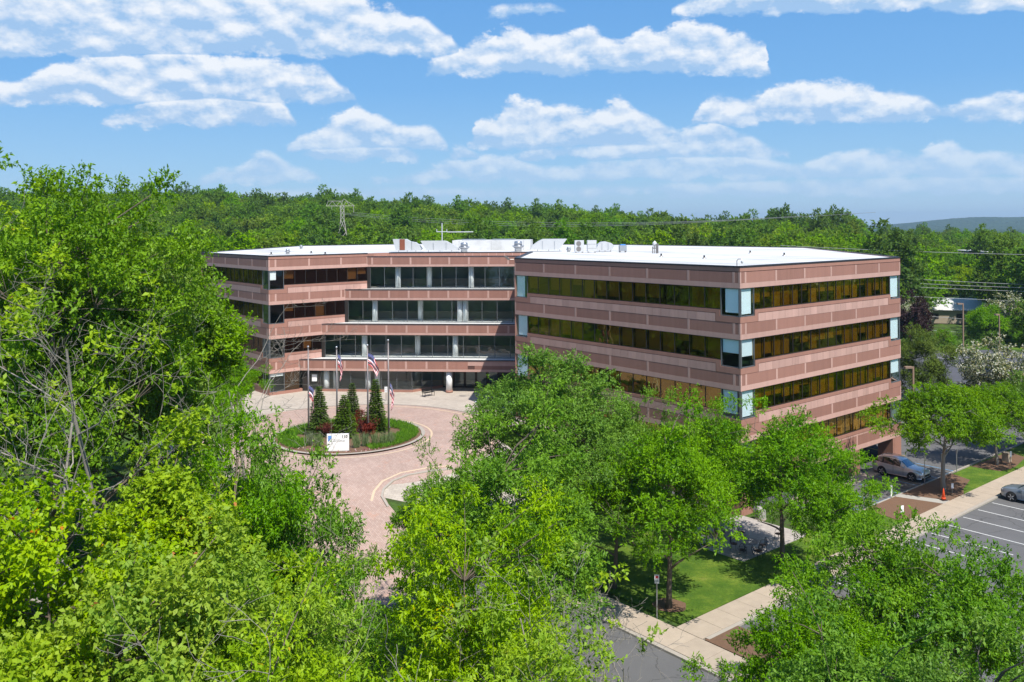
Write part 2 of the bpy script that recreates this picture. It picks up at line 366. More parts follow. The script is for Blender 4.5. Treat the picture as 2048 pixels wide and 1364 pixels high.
class MB:
    """collects faces; build() makes one mesh"""
    def __init__(s): s.v = []; s.f = []; s.m = []
    def face(s, pts, mi=0):
        i = len(s.v); s.v += [tuple(p) for p in pts]; s.f.append(tuple(range(i, i + len(pts)))); s.m.append(mi)
    def hexa(s, b, t, mi=0):
        i = len(s.v); n = len(b); s.v += [tuple(p) for p in b] + [tuple(p) for p in t]
        s.f.append(tuple(i + q for q in reversed(range(n)))); s.f.append(tuple(i + n + q for q in range(n)))
        for q in range(n): s.f.append((i + q, i + (q + 1) % n, i + n + (q + 1) % n, i + n + q))
        s.m += [mi] * (n + 2)
    def box(s, x0, x1, y0, y1, z0, z1, mi=0):
        s.hexa([(x0, y0, z0), (x1, y0, z0), (x1, y1, z0), (x0, y1, z0)], [(x0, y0, z1), (x1, y0, z1), (x1, y1, z1), (x0, y1, z1)], mi)
    def prism(s, poly, z0, z1, mi=0): s.hexa([(*p[:2], z0) for p in poly], [(*p[:2], z1) for p in poly], mi)
    def tube(s, pts, rad, n=6, mi=0, caps=True):
        pts = [Vector(p) for p in pts]; base = len(s.v)
        if not hasattr(rad, '__len__'): rad = [rad] * len(pts)
        ref = None
        for i, p in enumerate(pts):
            t = (pts[min(i + 1, len(pts) - 1)] - pts[max(i - 1, 0)])
            if t.length < 1e-9: t = Vector((0, 0, 1))
            t.normalize()
            if ref is None: ref = t.orthogonal().normalized()
            ref = (ref - t * ref.dot(t)); ref = ref.normalized() if ref.length > 1e-6 else t.orthogonal().normalized()
            b = t.cross(ref)
            for j in range(n):
                a = 2 * math.pi * j / n; s.v.append(tuple(p + (ref * math.cos(a) + b * math.sin(a)) * rad[i]))
        for i in range(len(pts) - 1):
            for j in range(n):
                a0 = base + i * n + j; a1 = base + i * n + (j + 1) % n
                s.f.append((a0, a1, a1 + n, a0 + n)); s.m.append(mi)
        if caps:
            s.f.append(tuple(base + j for j in reversed(range(n)))); s.m.append(mi)
            e = base + (len(pts) - 1) * n; s.f.append(tuple(e + j for j in range(n))); s.m.append(mi)
    def lathe(s, prof, n=16, c=(0, 0, 0), mi=0):
        base = len(s.v)
        for (rr, z) in prof:
            for j in range(n):
                a = 2 * math.pi * j / n; s.v.append((c[0] + rr * math.cos(a), c[1] + rr * math.sin(a), c[2] + z))
        for i in range(len(prof) - 1):
            for j in range(n):
                a0 = base + i * n + j; a1 = base + i * n + (j + 1) % n; s.f.append((a0, a1, a1 + n, a0 + n)); s.m.append(mi)
        e = base + (len(prof) - 1) * n
        s.f.append(tuple(base + j for j in reversed(range(n)))); s.f.append(tuple(e + j for j in range(n))); s.m += [mi, mi]
    def mesh(s, mats, smooth=False, name='mesh'):
        me = bpy.data.meshes.new(name); me.from_pydata(s.v, [], s.f)
        for m in ([mats] if isinstance(mats, str) else mats): me.materials.append(MATS[m])
        me.polygons.foreach_set('material_index', s.m)
        if smooth: me.polygons.foreach_set('use_smooth', [True] * len(s.f))
        me.update(); return me
    def build(s, name, mats, parent=None, smooth=False, loc=(0, 0, 0), rot=(0, 0, 0)):
        return add(name, s.mesh(mats, smooth, name), parent, loc, rot)

# ------------------------------------------------------------------ site grid and terrain
A = Vector((17.4, 66.0)); TH = R_(50.5)
EA = Vector((math.cos(TH), -math.sin(TH))); EB = Vector((math.sin(TH), math.cos(TH)))
PSI = R_(5.5); U = Vector((math.cos(PSI), -math.sin(PSI))); V = Vector((math.sin(PSI), math.cos(PSI)))
def W(a, b): return A + EA * a + EB * b
def ab(x, y): d = Vector((x, y)) - A; return d.dot(EA), d.dot(EB)
def sm(t): t = max(0., min(1., t)); return t * t * (3 - 2 * t)
LOW = 3.15
AK = [-24 + 1.375 * i for i in range(17)]; BK = [26 + 1.0 * i for i in range(7)]
def lin(t, K):
    if t <= K[0]: return 0.
    if t >= K[-1]: return 1.
    h = K[1] - K[0]; i = min(int((t - K[0]) / h), len(K) - 2); f = (t - K[i]) / h
    g = lambda q: sm((q - K[0]) / (K[-1] - K[0]))
    return g(K[i]) * (1 - f) + g(K[i + 1]) * f
def gz(x, y):
    a, b = ab(x, y); return -LOW * (1 - (1 - lin(a, AK)) * (1 - lin(b, BK)))
RU = [-.9, -.42, -.2, -.03, .10, .26, .335, .45, .6, 1.]; RH = [20, 21, 17, 11.5, 7, 2.0, 4.5, 0.5, -1.5, -3.]
def far_z(x, y):
    f = sm((y - 190) / 250.); h = float(np.interp(x / max(y, 1.), RU, RH))
    back = sm((y - 480) / 500.)
    return f * (h * (1 - .75 * back)) + .8 * math.sin(x * .021 + 1.3) * f
def ground_z(x, y): return gz(x, y) if y < 190 else gz(x, y) * (1 - sm((y - 190) / 60.)) + far_z(x, y)

def sheet(name, poly, dz, mat, skirt=0., parent=None, kind='structure', grid=None):
    """flat-lying sheet that follows the terrain; optional vertical skirt gives it a real edge"""
    bm = bmesh.new(); vs = [bm.verts.new((p[0], p[1], 0)) for p in poly]; f = bm.faces.new(vs)
    bm.normal_update()
    if f.normal.z < 0: f.normal_flip()
    def cut(nrm, K):
        for q in K:
            p0 = A + nrm * q
            bmesh.ops.bisect_plane(bm, geom=bm.verts[:] + bm.edges[:] + bm.faces[:], plane_co=(p0.x, p0.y, 0), plane_no=(nrm.x, nrm.y, 0), dist=1e-5)
    cut(EA, AK); cut(EB, BK)
    if grid:
        for K, nrm in ((grid[0], Vector((1, 0))), (grid[1], Vector((0, 1)))):
            for q in K:
                bmesh.ops.bisect_plane(bm, geom=bm.verts[:] + bm.edges[:] + bm.faces[:], plane_co=(nrm.x * q, nrm.y * q, 0), plane_no=(nrm.x, nrm.y, 0), dist=1e-5)
    for v in bm.verts: v.co.z = ground_z(v.co.x, v.co.y) + dz
    if skirt:
        be = [e for e in bm.edges if len(e.link_faces) == 1]
        g = bmesh.ops.extrude_edge_only(bm, edges=be)
        for v in g['geom']:
            if isinstance(v, bmesh.types.BMVert): v.co.z -= skirt
        bmesh.ops.recalc_face_normals(bm, faces=bm.faces[:])
    me = bpy.data.meshes.new(name); bm.to_mesh(me); bm.free(); me.materials.append(MATS[mat])
    o = add(name, me, parent)
    if parent is None and kind: o['kind'] = kind
    return o
def strip(name, pts, width, dz, mat, skirt=0., **kw):
    L, Rr = [], []
    pts = [Vector(p) for p in pts]
    for i, p in enumerate(pts):
        t = (pts[min(i + 1, len(pts) - 1)] - pts[max(i - 1, 0)]).normalized(); nn = Vector((-t.y, t.x)) * width / 2
        L.append(p + nn); Rr.append(p - nn)
    return sheet(name, L + Rr[::-1], dz, mat, skirt, **kw)
def arc(c, rad, a0, a1, n): return [(c[0] + rad * math.cos(R_(a0 + (a1 - a0) * i / n)), c[1] + rad * math.sin(R_(a0 + (a1 - a0) * i / n))) for i in range(n + 1)]

# ------------------------------------------------------------------ ground, roads, paving
sheet('ground', [(-320, -80), (320, -80), (320, 192), (-320, 192)], 0., 'woodland_floor')
def far_ground():
    xs = np.concatenate([np.linspace(-6000, -700, 12), np.linspace(-600, 600, 101), np.linspace(700, 6000, 12)])
    ys = np.concatenate([np.linspace(188, 640, 46), np.geomspace(690, 9000, 16)])
    v = [(x, y, ground_z(x, y) - (.15 if y < 192 else 0) - (0 if y < 700 else 4)) for y in ys for x in xs]; n = len(xs)
    f = [(j * n + i, j * n + i + 1, (j + 1) * n + i + 1, (j + 1) * n + i) for j in range(len(ys) - 1) for i in range(n - 1)]
    mb = MB(); mb.v = v; mb.f = f; mb.m = [0] * len(f); setp(mb.build('terrain', 'hill_woods', smooth=True), kind='structure')
    # the wooded ridge on the horizon, some four kilometres off
    mb = MB(); xs = np.linspace(900, 5200, 260); rows = [3300, 3500, 3700, 3900, 4100, 4300, 4600]; hs = [-6, 12, 32, 48, 60, 64, 40]; rng = np.random.default_rng(5)
    v = []
    for y, h in zip(rows, hs):
        for x in xs:
            u = x / 4200.
            env = sm((u - .40) / .16) * (.9 + .1 * math.sin(u * 9)) * (.93 + .07 * math.sin(x * .004))
            v.append((x, y + rng.uniform(-20, 20), (h * env if h > 0 else h) + rng.uniform(-2.2, 2.2) - 4 * (1 - env)))
    n = len(xs); f = [(j * n + i, j * n + i + 1, (j + 1) * n + i + 1, (j + 1) * n + i) for j in range(len(rows) - 1) for i in range(n - 1)]
    mb.v = v; mb.f = f; mb.m = [0] * len(f); setp(mb.build('hills', 'hill_woods', smooth=False), kind='structure')
far_ground()

IC = (-15.1, 79.4)     # centre of the flag island
# forecourt paving (light) with the brick turning circle and its exit drive laid on top
sheet('plaza', [(-31, 96.5), (-30, 108), (3, 106), (2, 86), W(-18, -1), W(-10, -1.0), W(-9, -18), W(-13, -19.4), W(-30, -34), (-33, 78), (-34, 92)], .004, 'plaza_paving')
sheet('brick_circle', arc(IC, 14.0, 0, 360, 64)[:-1], .010, 'brick_paving')
drv = [(-19.5, 69), (-18.6, 64), W(-17, -31), W(-8, -36), W(-3.5, -27.5), W(-8.5, -24.0), W(-12, -22.6), (-9.2, 63.4), (-9.95, 65.1), (-9.7, 66.6), (-8.6, 68.4), (-6.9, 69.6), (-5, 70.6), (-8, 78), (-15, 79), (-20, 76)]
sheet('brick_drive', drv, .014, 'brick_paving')
def ring(name, c, r0, r1, a0, a1, n, dz, mat):
    o = arc(c, r1, a0, a1, n); i = arc(c, r0, a0, a1, n)
    mb = MB()
    for q in range(n):
        P = [i[q], o[q], o[q + 1], i[q + 1]]; mb.face([(p[0], p[1], ground_z(*p) + dz) for p in P])
    return setp(mb.build(name, mat), kind='structure')
ring('painted_line', IC, 7.45, 7.65, 0, 360, 72, .022, 'line_cream')
ring('painted_line', IC, 13.15, 13.35, -15, 118, 40, .022, 'line_cream')
lp = [(-10.5, 63.6), (-10.55, 65.2), (-10.2, 67), (-9, 68.9), (-7.2, 70.2), (-5.2, 71.2)]
strip('painted_line', lp, .18, .022, 'line_cream')
strip('kerb_stones', [(-9.2, 63.0), (-9.85, 64.4), (-9.9, 65.6), (-9.4, 67.2), (-8.4, 68.5), (-6.8, 69.6), (-4.9, 70.6)], .18, .10, 'kerb', skirt=.1)
strip('kerb_stones', arc(IC, 14.1, -25, 128, 40), .2, .07, 'kerb', skirt=.08)

# lawn and beds around the corner of the building, pavements, road, parking
sheet('lawn', [W(-9, -17.6), W(8.6, -17.6), W(8.6, -1), W(5.6, .3), W(-.4, -.6), W(-24, -.8), W(-24, -6), W(-11, -9)], .10, 'lawn', .12)
sheet('patio', [W(-.6, -5.2), W(2.2, -7.6), W(5.5, -7.5), W(5.6, .2), W(-.1, .0)], .125, 'patio_paving', .14)
pv = sheet('pavement', [W(-6, -20.3), W(30, -20.3), W(30, -18.2), W(-6, -18.2)], .10, 'kerb', .12)
a_ = -6.
while a_ < 16:
    sheet('slab', [W(a_ + .01, -20.28), W(a_ + 1.79, -20.28), W(a_ + 1.79, -18.22), W(a_ + .01, -18.22)], .13 + .002 * math.sin(a_ * 5), 'concrete', .05, parent=pv); a_ += 1.8
pv = sheet('pavement', [W(8.72, -18.19), W(10.48, -18.19), W(10.48, 70), W(8.72, 70)], .098, 'kerb', .12)
b_ = -18.18
while b_ < 60:
    sheet('slab', [W(8.70, b_ + .01), W(10.5, b_ + .01), W(10.5, b_ + 1.79), W(8.70, b_ + 1.79)], .128 + .002 * math.sin(b_ * 3), 'concrete', .05, parent=pv); b_ += 1.8
sheet('kerb_stones', [W(-6, -20.6), W(30, -20.6), W(30, -20.31), W(-6, -20.31)], .118, 'kerb', .15)
sheet('kerb_stones', [W(10.51, -17.9), W(10.76, -17.9), W(10.76, 70), W(10.51, 70)], .118, 'kerb', .15)
sheet('road', [W(-5, -29), W(40, -29), W(40, -20.61), W(-5, -20.61)], .006, 'asphalt')
sheet('parking', [W(10.78, -15.5), W(32, -15.5), W(32, 72), W(10.78, 72)], .006, 'asphalt')
sheet('mulch_bed', [W(10.6, -18.1), W(15.5, -18.1), W(15.5, -15.4), W(10.6, -15.4)], .11, 'mulch', .12)
for b in np.arange(-11, 66, 2.62):
    sheet('painted_line', [W(10.95, b), W(16.4, b), W(16.4, b + .11), W(10.95, b + .11)], .012, 'line_white')
# drive and accessible bays beside the garage
sheet('drive', [W(-8, 5.3), W(5.2, 5.3), W(5.2, 48), W(-8, 40), W(-12, 27), W(-8, 26)], .006, 'asphalt')
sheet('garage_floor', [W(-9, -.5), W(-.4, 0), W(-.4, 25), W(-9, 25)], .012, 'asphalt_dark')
sheet('apron_walk', [W(.1, 6.2), W(1.3, 6.2), W(1.3, 19.5), W(.1, 19.5)], .1, 'concrete', .1)
for b in (8.2, 11.4, 14.6, 17.9, 21.4, 24.6):
    sheet('painted_line', [W(1.5, b), W(5.1, b), W(5.1, b + .12), W(1.5, b + .12)], .014, 'line_blue')
sheet('painted_line', [W(4.98, 8.3), W(5.1, 8.3), W(5.1, 24.6), W(4.98, 24.6)], .0145, 'line_blue')
sheet('painted_line', [W(-7, 26.3), W(-.3, 26.3), W(-.3, 26.5), W(-7, 26.5)], .014, 'line_yellow')
sheet('lawn', [W(5.45, -1.0), W(8.69, -1.0), W(8.69, 69), W(5.45, 46)], .09, 'lawn', .1)
sheet('mulch_bed', [W(5.35, 8.6), W(8.0, 8.0), W(8.66, 9), W(8.68, 14.4), W(5.35, 13.3)], .115, 'mulch', .12)
sheet('mulch_bed', [W(5.35, 14.3), W(8.68, 15.6), W(8.66, 18.2), W(8.0, 19.6), W(7.3, 22.6), W(5.35, 23.4)], .115, 'mulch', .12)
sheet('mulch_bed', [W(5.6, 27), W(7.9, 27.4), W(8.2, 30), W(7.6, 34), W(5.7, 35)], .115, 'mulch', .12)
sheet('bed_path', [W(5.34, 13.32), W(8.68, 14.42), W(8.68, 15.58), W(5.34, 14.28)], .108, 'concrete_grey', .1)
strip('kerb_stones', [W(5.27, 6), W(5.27, 44)], .14, .13, 'kerb', .13)
# beyond the building on the right: rear parking lot
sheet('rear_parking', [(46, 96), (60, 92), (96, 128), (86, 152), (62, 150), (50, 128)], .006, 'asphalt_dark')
sheet('grass_verge', [(44, 128), (50, 128.5), (62, 150.5), (86, 152.5), (112, 140), (116, 160), (70, 166), (44, 152)], .03, 'lawn', .03)
for i in range(9):
    p = Vector((62.5, 146)) + Vector((2.6, .25)) * i
    strip('painted_line', [p, p + Vector((.9, -5.0))], .14, .014, 'line_white')
for i in range(7):
    p = Vector((53, 104)) + Vector((2.0, 1.9)) * i
    strip('painted_line', [p, p + Vector((3.6, -3.6))], .14, .014, 'line_white')
strip('painted_line', [(51, 106), (66, 121)], .14, .014, 'line_white')
# left of the building: lawn and car park seen through the trees
sheet('lawn', [(-52, 88), (-31.5, 97), (-30, 95), (-34, 82), (-50, 78)], .06, 'lawn', .06)
sheet('side_parking', [(-75, 92), (-53, 96), (-47, 112), (-52, 132), (-80, 132)], .006, 'asphalt')
strip('kerb_stones', [(-53, 96), (-48.5, 103), (-47, 112), (-51, 130)], .16, .12, 'line_yellow', .12)

# tree mulch discs on the lawn
def disc(name, c, rad, dz, mat, n=20):
    random.seed(int(c[0] * 7)); return sheet(name, [(c[0] + rad * random.uniform(.9, 1.1) * math.cos(2 * math.pi * i / n), c[1] + rad * random.uniform(.9, 1.1) * math.sin(2 * math.pi * i / n)) for i in range(n)], dz, mat)
disc('mulch_disc', (9.07, 50.5), .95, .118, 'mulch'); disc('mulch_disc', (43.9, 78.9), 1.3, .125, 'mulch')

# ------------------------------------------------------------------ the office building
STO = 3.94; ROOF = 15.97
T = {4: 14.31}; 
for k_ in (3, 2, 1): T[k_] = T[4] - STO * (4 - k_)
pC = A - EA * 27.0; pD = A + EB * 25.2; pB = Vector((-27.9, 98.8)); pL = pB - EA * 21.5
pD2 = pD + V * 37.5; pG = pD2 - EA * 32; pE = pB + EB * 16.0
pF = Vector((pC.x, pC.y)) + V * ((pE + U * 17).dot(V) - pC.dot(V)); 
pL2 = pL + V * 40
bld = thing('office_building', 'four storey pink granite office building with bronze window bands and white roof', 'building', (0., 100., 0.))
OFF = kids_at_world(bld)
UB = MB(); UB.box(0, 1, -1, 0, 0, 1)          # unit box: x along the face, -y outward, z up
UBM = {}
def ubox(mat):
    if mat not in UBM: UBM[mat] = UB.mesh(mat, name='unit_' + mat)
    return UBM[mat]
class Face:
    def __init__(s, p0, p1): s.p = Vector(p0); d = Vector(p1) - s.p; s.L = d.length; s.d = d.normalized(); s.n = Vector((s.d.y, -s.d.x)); s.rz = math.atan2(s.d.y, s.d.x)
    def pt(s, a, o, z): q = s.p + s.d * a + s.n * o; return (q.x, q.y, z)
    def box(s, mb, s0, s1, z0, z1, o0, o1, mi=0):
        mb.hexa([s.pt(s0, o1, z0), s.pt(s1, o1, z0), s.pt(s1, o0, z0), s.pt(s0, o0, z0)], [s.pt(s0, o1, z1), s.pt(s1, o1, z1), s.pt(s1, o0, z1), s.pt(s0, o0, z1)], mi)
    def piece(s, name, mat, parent, s0, s1, z0, z1, o0, o1):
        return add(name, ubox(mat), parent, s.pt(s0, o0, z0), (0, 0, s.rz), (s1 - s0, o1 - o0, z1 - z0))
rs = random.Random(11)
slabs_left = [285]
def spandrel(fc, z_sill, z_top_low, cw0, cw1, pan, top=False, bottom_extra=0., slabs=True, end=None, end_up=None):
    """one granite band: sill course, light slabs, dark panels, light foot. z_sill is the window sill above, z_top_low the window head below"""
    L = fc.L if end is None else end
    core = MB(); fc.box(core, .06, L - .06, z_top_low - bottom_extra, (ROOF if top else z_sill - .47), -.45, -.035)
    LU = L if end_up is None else end_up
    if end_up: fc.box(core, L, LU, z_top_low + 1.25, z_sill - .47, -.45, -.035)
    if not top: fc.box(core, max(cw0, .06), LU - max(cw1, .06), z_sill - .48, z_sill - .01, -.45, -.035)
    sp = core.build('spandrel', 'joint', bld, loc=OFF)
    hp1 = z_top_low + 1.24; hp0 = z_top_low + .41
    trim = MB()
    fc.box(trim, .003, L - .003, z_top_low - bottom_extra, hp0 - .012, -.04, .0)                 # light foot course
    x = 0.; edges = [0.]
    for p in pan: x += p; edges.append(min(x, L))
    if edges[-1] < L - .3: edges.append(L)
    if edges[-1] > L - .01: edges[-1] = L
    for i, e in enumerate(edges):
        if i in (0, len(edges) - 1):
            s0, s1 = (.003, .16) if i == 0 else (L - .16, L - .003)
        else: s0, s1 = e - .11, e + .11
        fc.box(trim, s0, s1, hp0, hp1, -.04, -.002)
    trim.build('light_course', 'granite_light', sp)
    for i in range(len(edges) - 1):
        s0 = edges[i] + (.17 if i == 0 else .12); s1 = edges[i + 1] - (.17 if i == len(edges) - 2 else .12)
        if s1 - s0 > .1: fc.piece('panel', 'granite_dark', sp, s0, s1, hp0, hp1, -.04, -.012)
    if top:
        cap = MB(); fc.box(cap, .003, L - .003, hp1 + .05, ROOF - .07, -.04, -.004); cap.build('parapet_course', 'granite_mid', sp)
        fl = MB(); fc.box(fl, .0, L - .002, ROOF - .06, ROOF + .05, -.4, .03); fl.build('coping', 'flashing', sp)
    else:
        st = MB(); fc.box(st, cw0 if cw0 else .003, (L - cw1) if cw1 else LU - .003, z_sill - .27, z_sill, -.04, .0)
        for (a0, a1, on) in ((.003, cw0, cw0), (L - cw1, L - .003, cw1)):
            if on:
                fc.box(st, a0, a1, hp1 + .03, z_sill - .47, -.04, 0.0)
                if a0 < 1: fc.box(st, cw0, cw0 + .4, hp1 + .03, z_sill - .275, -.04, 0.0)
                else: fc.box(st, L - cw1 - .4, L - cw1, hp1 + .03, z_sill - .275, -.04, 0.0)
        st.build('sill_course', 'granite_mid', sp)
        a0 = cw0 + .44 if cw0 else .0; a1 = L - cw1 - .44 if cw1 else LU
        n = max(1, round((a1 - a0) / .92)); w = (a1 - a0) / n; rest = MB(); lm = None
        for i in range(n):
            if slabs and slabs_left[0] > 0:
                slabs_left[0] -= 1; fc.piece('slab', 'granite_light', sp, a0 + i * w + .008, a0 + (i + 1) * w - .008, hp1 + .02, z_sill - .31, -.04, -.003)
            else: fc.box(rest, a0 + i * w + .008, a0 + (i + 1) * w - .008, hp1 + .02, z_sill - .31, -.04, -.003)
        if rest.f: setp(rest.build('slab_course', 'granite_light', sp), kind='stuff')
    return sp
def strip_windows(fc, s0, s1, z0, z1, n, glass, blind='blind', pb=.8, full=.45, fmat='frame_dark', name='window_band', rec=-.12):
    fr = MB(); w = (s1 - s0) / n
    fc.box(fr, s0, s1, z1 - .06, z1, rec - .06, rec + .03); fc.box(fr, s0, s1, z0, z0 + .06, rec - .06, rec + .03)
    for i in range(n + 1):
        c = s0 + i * w; fc.box(fr, max(s0, c - .03), min(s1, c + .03), z0 + .06, z1 - .06, rec - .06, rec + .03)
    wb = fr.build(name, fmat, bld, loc=OFF)
    for i in range(n):
        fc.piece('pane', glass, wb, s0 + i * w + .02, s0 + (i + 1) * w - .02, z0 + .05, z1 - .05, rec - .01, rec + .0)
        if rs.random() < pb:
            dr = 1. if rs.random() < full else rs.choice((.35, .5, .6, .72, .85))
            fc.piece('blind', blind, wb, s0 + i * w + .10, s0 + (i + 1) * w - .07 - (.12 if rs.random() < .3 else 0), z1 - .06 - (z1 - z0 - .12) * dr, z1 - .06, rec - .24, rec - .22)
    return wb
CW = 1.9
def corner_window(fc, s0, s1, z0, z1, glass, drops, blind='blind_white'):
    fr = MB(); s0 += .004; s1 -= .004
    for (a, b, c, d) in ((s0, s1, z1 - .06, z1), (s0, s1, z0, z0 + .07), (s0, s0 + .07, z0 + .07, z1 - .06), (s1 - .07, s1, z0 + .07, z1 - .06)):
        fc.box(fr, a, b, c, d, -.17, -.06)
    wb = fr.build('corner_window', 'frame_grey', bld, loc=OFF)
    fc.piece('pane', glass, wb, s0 + .05, s1 - .05, z0 + .05, z1 - .05, -.12, -.11)
    if drops: fc.piece('blind', blind, wb, s0 + .12 + .3 * drops[1], s1 - .12 - .25 * drops[2], z1 - .08 - (z1 - z0 - .15) * drops[0], z1 - .08, -.21, -.19)
fCA, fAD, fLB, fBE = Face(pC, A), Face(A, pD), Face(pL, pB), Face(pB, pE)
pan_ca = [4.4] * 6 + [.6]; pan_ad = [.7, 4.1, 4.1, 4.1, 4.1, 4.1, 4.0]; pan_lb = [4.2, 4.2, 4.2, 4.2, 4.2, .5]; pan_be = [.85, 4.2, 4.2, 4.2, 2.55]
be_end = {4: 12.94, 3: 9.83, 2: 6.69, 1: 3.77}
for k_ in (4, 3, 2, 1):
    top = T[k_]; sill = top - 1.74; csill = top - 2.2
    if k_ == 4:
        for fc, pn in ((fCA, pan_ca), (fAD, pan_ad), (fLB, pan_lb)): spandrel(fc, 0, top, 0, 0, pn, top=True)
        spandrel(fBE, 0, top, 0, 0, pan_be, top=True, end=be_end[4])
        mb = MB(); fBE.box(mb, be_end[4], fBE.L, top + 1.1, ROOF, -.4, -.01); mb.build('roof_wall', 'granite_mid', bld, loc=OFF)
    low = T.get(k_ - 1)
    for fc, pn in ((fCA, pan_ca), (fAD, pan_ad), (fBE, pan_be), (fLB, pan_lb)):
        left = fc in (fLB, fBE)
        if left and k_ == 1: zl = -.35
        else: zl = low if low else (-.95 if fc is fAD else -1.45)
        if k_ == 1 and fc is fBE: continue
        c0, c1 = (CW, CW) if fc in (fCA, fAD) else ((CW, 0) if fc is fBE else (0, CW))
        spandrel(fc, sill, zl, c0, c1, pn, slabs=fc is not fLB, end=(be_end[k_ - 1] if fc is fBE and k_ > 1 else None), end_up=(be_end[k_] - .1 if fc is fBE and k_ > 1 else None))
    strip_windows(fCA, CW, fCA.L - CW, sill, top, 15, 'glass_gold', full=.55 if k_ > 3 else .3)
    strip_windows(fAD, CW, fAD.L - CW, sill, top, 16, 'glass_gold', full=.62, pb=.93)
    strip_windows(fLB, 0, fLB.L - CW, sill, top, 14, 'glass_bronze', pb=.35, full=.3)
    if k_ > 1: strip_windows(fBE, CW, be_end[k_] - .05, sill, top, {4: 8, 3: 6, 2: 4}[k_], 'glass_bronze', pb=.4, full=.4)
    d = {4: ((1, .0, 1.6), (.9, .9, 0), (.95, .3, .6), (.95, 0, .4)), 3: ((.95, .8, 0), (.5, 0, 0), (.62, .7, 0), (.95, .2, .3)), 2: ((1, 0, 0), (.86, 0, 1.4), (.96, .8, 0), (.6, .4, 0)), 1: (None, None, None, None)}[k_]
    d = (d[0], d[1], d[2], d[3])
    g = 'glass_blue'
    corner_window(fCA, 0, CW, csill, top, g, d[0]); corner_window(fCA, fCA.L - CW, fCA.L, csill, top, g, d[1])
    corner_window(fAD, 0, CW, csill, top, g, d[2]); corner_window(fAD, fAD.L - CW, fAD.L, csill, top, g, d[3])
    corner_window(fLB, fLB.L - CW, fLB.L, csill, top, 'glass_clear', None)
    corner_window(fBE, 0, CW, csill if k_ > 1 else .35, top, 'glass_clear', {4: (.5, .3, 3.2), 3: None, 2: None, 1: (.16, 0, 0)}[k_])
# ground storey of the wing beside the forecourt
mb = MB(); fBE.box(mb, 0, CW + 2.2, -.3, .34, -.4, 0); mb.build('plinth', 'granite_mid', bld, loc=OFF)
strip_windows(fBE, CW, be_end[1], .35, T[1], 1, 'glass_bronze', pb=0)

# stepped central front: every storey stands about two metres behind the band below it
fF = {}
for k_ in (4, 3, 2, 1):
    p0 = pB + EB * be_end[k_]; rgt = (p0 - pC).dot(U); fF[k_] = Face(p0, p0 - U * rgt)
    fF[k_].L = -rgt if rgt < 0 else fF[k_].L
COLS = {4: (3.6, 7.3, 12.8), 3: (3.4, 8.8, 13.9, 14.6), 2: (4.9, 11.1, 15.9), 1: (2.9, 7.9)}
for k_ in (4, 3, 2, 1):
    fc = fF[k_]; L = fc.L; top = T[k_]; fl = top - 2.68
    # band above this storey's glass
    core = MB(); fc.box(core, -.5, L, top, top + 1.24, -.35, -.035); sp = core.build('front_band', 'joint', bld, loc=OFF)
    tr = MB(); fc.box(tr, 0, L, top, top + .27, -.04, 0); fc.box(tr, 0, L, top + 1.14, top + 1.24, -.04, 0.)
    x = .55; es = []
    while x < L: es.append(x); x += 2.42
    ent = k_ == 1; xe = L - 6.6 if ent else L
    for e in es:
        if e < xe: fc.box(tr, e - .12, e + .12, top + .282, top + 1.128, -.04, -.002)
    if ent: fc.box(tr, xe, L, top + .70, top + 1.128, -.04, -.002)
    tr.build('light_course', 'granite_light', sp)
    eds = [0.0] + [e for e in es if e < xe] + [xe]
    for i in range(len(eds) - 1):
        a0 = eds[i] + (.12 if i else 0); a1 = eds[i + 1] - (.12 if i < len(eds) - 2 else .0)
        if a1 > a0 + .1: fc.piece('panel', 'granite_dark', sp, a0 + .01, a1 - .01, top + .285, top + 1.125, -.04, -.012)
    if ent: fc.piece('panel', 'granite_dark', sp, xe + .8, L, top + .285, top + .69, -.04, -.012)
    cp = MB(); fc.box(cp, -.1, L, top + 1.245, top + 1.30, -.5, .05); cp.build('coping', 'flashing', sp)
    lg = MB(); fc.box(lg, .0, L, top + 1.10, top + 1.235, -2.6, -.36); lg.build('ledge', 'white_paint', bld, loc=OFF)
    # clear glazing
    if k_ > 1:
        n = max(6, round(L / 1.85)); strip_windows(fc, .3, L, fl + .02, top, n, 'glass_clear', pb=0, fmat='frame_grey', name='front_glazing', rec=-.1)
        cp = MB(); fc.box(cp, -.05, .3, fl - .1, top, -.3, .02); cp.build('end_post', 'frame_dark', bld, loc=OFF)
    fs = MB(); fc.box(fs, .0, L + 2, fl - .3, fl + .01, -9, -.2); fs.build('atrium_floor', 'atrium_floor', bld, loc=OFF)
    cs = MB(); fc.box(cs, .0, L + 2, top + .02, top + .3, -9, -.36); cs.build('atrium_ceiling', 'white_paint', bld, loc=OFF)
    bw = MB(); fc.box(bw, -3, L + 2, fl, top + .02, -6.2, -6.0); bw.build('atrium_wall', 'atrium_wall', bld, loc=OFF)
    rl = MB(); fc.box(rl, 1, L, fl + .75, fl + .95, -4.2, -4.05); fc.box(rl, 1, L, fl + .01, fl + .75, -4.16, -4.1); rl.build('atrium_rail', 'interior_wall', bld, loc=OFF)
    for j, cx in enumerate(COLS[k_]):
        c = MB(); q = fc.p + fc.d * cx - fc.n * (.95 if j != 1 or k_ == 1 else 2.2); c.lathe([(.33, fl), (.33, top + .05)], 20, (q.x, q.y, 0)); c.build('column', 'column_white', bld, True, OFF)
